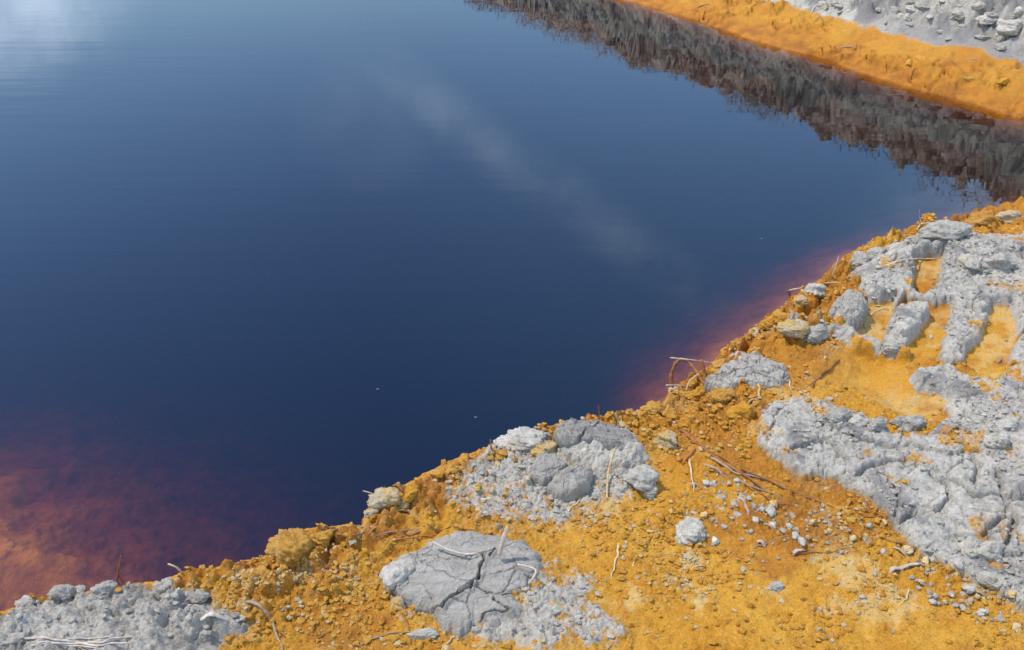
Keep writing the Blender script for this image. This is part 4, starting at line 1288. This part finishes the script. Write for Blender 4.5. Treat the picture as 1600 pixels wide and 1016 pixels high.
# ------------------------------------------------------------------ loose crumbs nobody could count
def crumbs(name, n, keep, lo, hi, mat, label, seed):
    rs = np.random.RandomState(seed)
    v0, f0 = ico(1)
    ny0, ny1 = int(np.searchsorted(ys, 1.25)), int(np.searchsorted(ys, 3.3))
    nx0, nx1 = int(np.searchsorted(xs, -1.1)), int(np.searchsorted(xs, 2.1))
    wgt = keep(ny0, ny1, nx0, nx1)
    cdf = np.cumsum(wgt.ravel())
    pick = np.searchsorted(cdf, rs.rand(n) * cdf[-1])
    jj, ii = np.unravel_index(np.clip(pick, 0, wgt.size - 1), wgt.shape)
    px, py, pz = xs[nx0 + ii], ys[ny0 + jj], Z[ny0 + jj, nx0 + ii]
    r = lo + (hi - lo) * rs.rand(n) ** 3
    rad = 1 + 0.30 * rs.normal(size=(n, len(v0)))
    V = v0[None] * np.clip(rad, 0.5, 1.5)[:, :, None] * r[:, None, None] * np.stack([rs.uniform(.8, 1.4, n), rs.uniform(.8, 1.3, n), rs.uniform(.55, .95, n)], -1)[:, None, :]
    V = V + np.stack([px, py, pz + r * 0.25], -1)[:, None, :]
    F = f0[None] + (np.arange(n) * len(v0))[:, None, None]
    o = link(name, make_mesh(name, V.reshape(-1, 3), F.reshape(-1, 3), False), M[mat])
    tag(o, label, 'crumbs', None, 'stuff')


land = lambda a, c, d, e: (Z[a:c, d:e] > 0.03) * (0.12 + sstep(-0.15, 0.35, fbm(XX[a:c, d:e], YY[a:c, d:e], 3.5, 4, 0.6, 401)))
crumbs('ochre_crumbs', 10500, lambda a, c, d, e: land(a, c, d, e) * (1 - ATT['grey'][a:c, d:e]) ** 2 * (1 - 0.97 * ATT['smooth'][a:c, d:e]), .0014, .0078, 'ochre',
       'loose ochre soil crumbs scattered over the near bank', 1)
crumbs('tan_crumbs', 4500, lambda a, c, d, e: land(a, c, d, e) * (0.15 + ATT['pale'][a:c, d:e]) * (1 - ATT['grey'][a:c, d:e]) * (1 - 0.95 * ATT['smooth'][a:c, d:e]), .0014, .006, 'tan', 'loose tan crumbs scattered over the near bank', 2)
crumbs('grey_crumbs', 6500, lambda a, c, d, e: land(a, c, d, e) * (ATT['grey'][a:c, d:e] + 0.04), .0014, .008, 'grey', 'loose grey clay crumbs scattered over the clay areas', 3)

# ------------------------------------------------------------------ dry brush on top of the far bank, mirrored in the water
def brush():
    rs = np.random.RandomState(5)
    V, F, T = [], [], []
    line = far_pts[::-1]
    seg = np.linalg.norm(np.diff(line, axis=0), axis=1)
    cum = np.concatenate([[0], np.cumsum(seg)])
    ext = 14.0
    n_clump = 300
    for i in range(n_clump):
        t = rs.uniform(-ext, cum[-1])
        if t < 0:
            p = line[0] + d0 * (-t)
            dv = -d0
        else:
            j = min(int(np.searchsorted(cum, t)) - 1, len(seg) - 1)
            j = max(j, 0)
            p = line[j] + (line[j + 1] - line[j]) * (t - cum[j]) / seg[j]
            dv = (line[j + 1] - line[j]) / seg[j]
        nrm = np.array((-dv[1], dv[0]))
        if nrm[1] < 0:
            nrm = -nrm
        off = rs.uniform(1.7, 3.9)
        q = p + nrm * off
        if q[0] > 14:
            continue
        zb = gz(q[0], q[1]) - 0.03
        hgt = 0.19 * (1.0 + 0.55 * float(gnoise(np.array([q[0] * 1.3]), np.array([q[1] * 1.3]), 3)[0])) * rs.uniform(0.75, 1.15)
        tone = rs.rand()
        for _ in range(rs.randint(110, 160)):                # short crossing twigs fill the clump
            a = rs.uniform(0, 6.28)
            el = rs.uniform(-0.7, 0.8)
            r_ = 0.28 * math.sqrt(rs.rand())
            ph = rs.uniform(0, 6.28)
            b0 = np.array((q[0] + r_ * math.cos(ph), q[1] + r_ * math.sin(ph), zb + hgt * rs.uniform(0, 1.0) * (1 - 0.5 * r_ / 0.28)))
            ln_ = rs.uniform(0.05, 0.14)
            tip = b0 + ln_ * np.array((math.cos(a) * math.cos(el), math.sin(a) * math.cos(el), math.sin(el)))
            wd = rs.uniform(0.002, 0.005)
            sd_ = np.array((math.cos(a + 1.57), math.sin(a + 1.57), 0)) * wd
            td = np.array((0, 0, 1.0)) * wd
            k = len(V)
            V += [b0 + sd_, b0 - sd_, b0 + td, tip]
            F += [(k, k + 1, k + 3), (k + 1, k + 2, k + 3), (k + 2, k, k + 3), (k + 2, k + 1, k)]
            T += [tone] * 4
    me = bpy.data.meshes.new('brush')
    me.from_pydata([tuple(v) for v in V], [], F)
    a = me.attributes.new('tone', 'FLOAT', 'POINT')
    a.data.foreach_set('value', np.array(T, np.float32))
    m = new_mat('dry_brush')
    b = NB(m)
    tn = b.attr('tone')
    c = b.mix(tn, (0.30, 0.225, 0.18), (0.66, 0.58, 0.50))
    b.finish(c, 0.9, None, 0.15)
    o = link('dry_brush', me, m)
    tag(o, 'dry brown brush growing along the top of the far bank', 'brush', None, 'stuff')


brush()
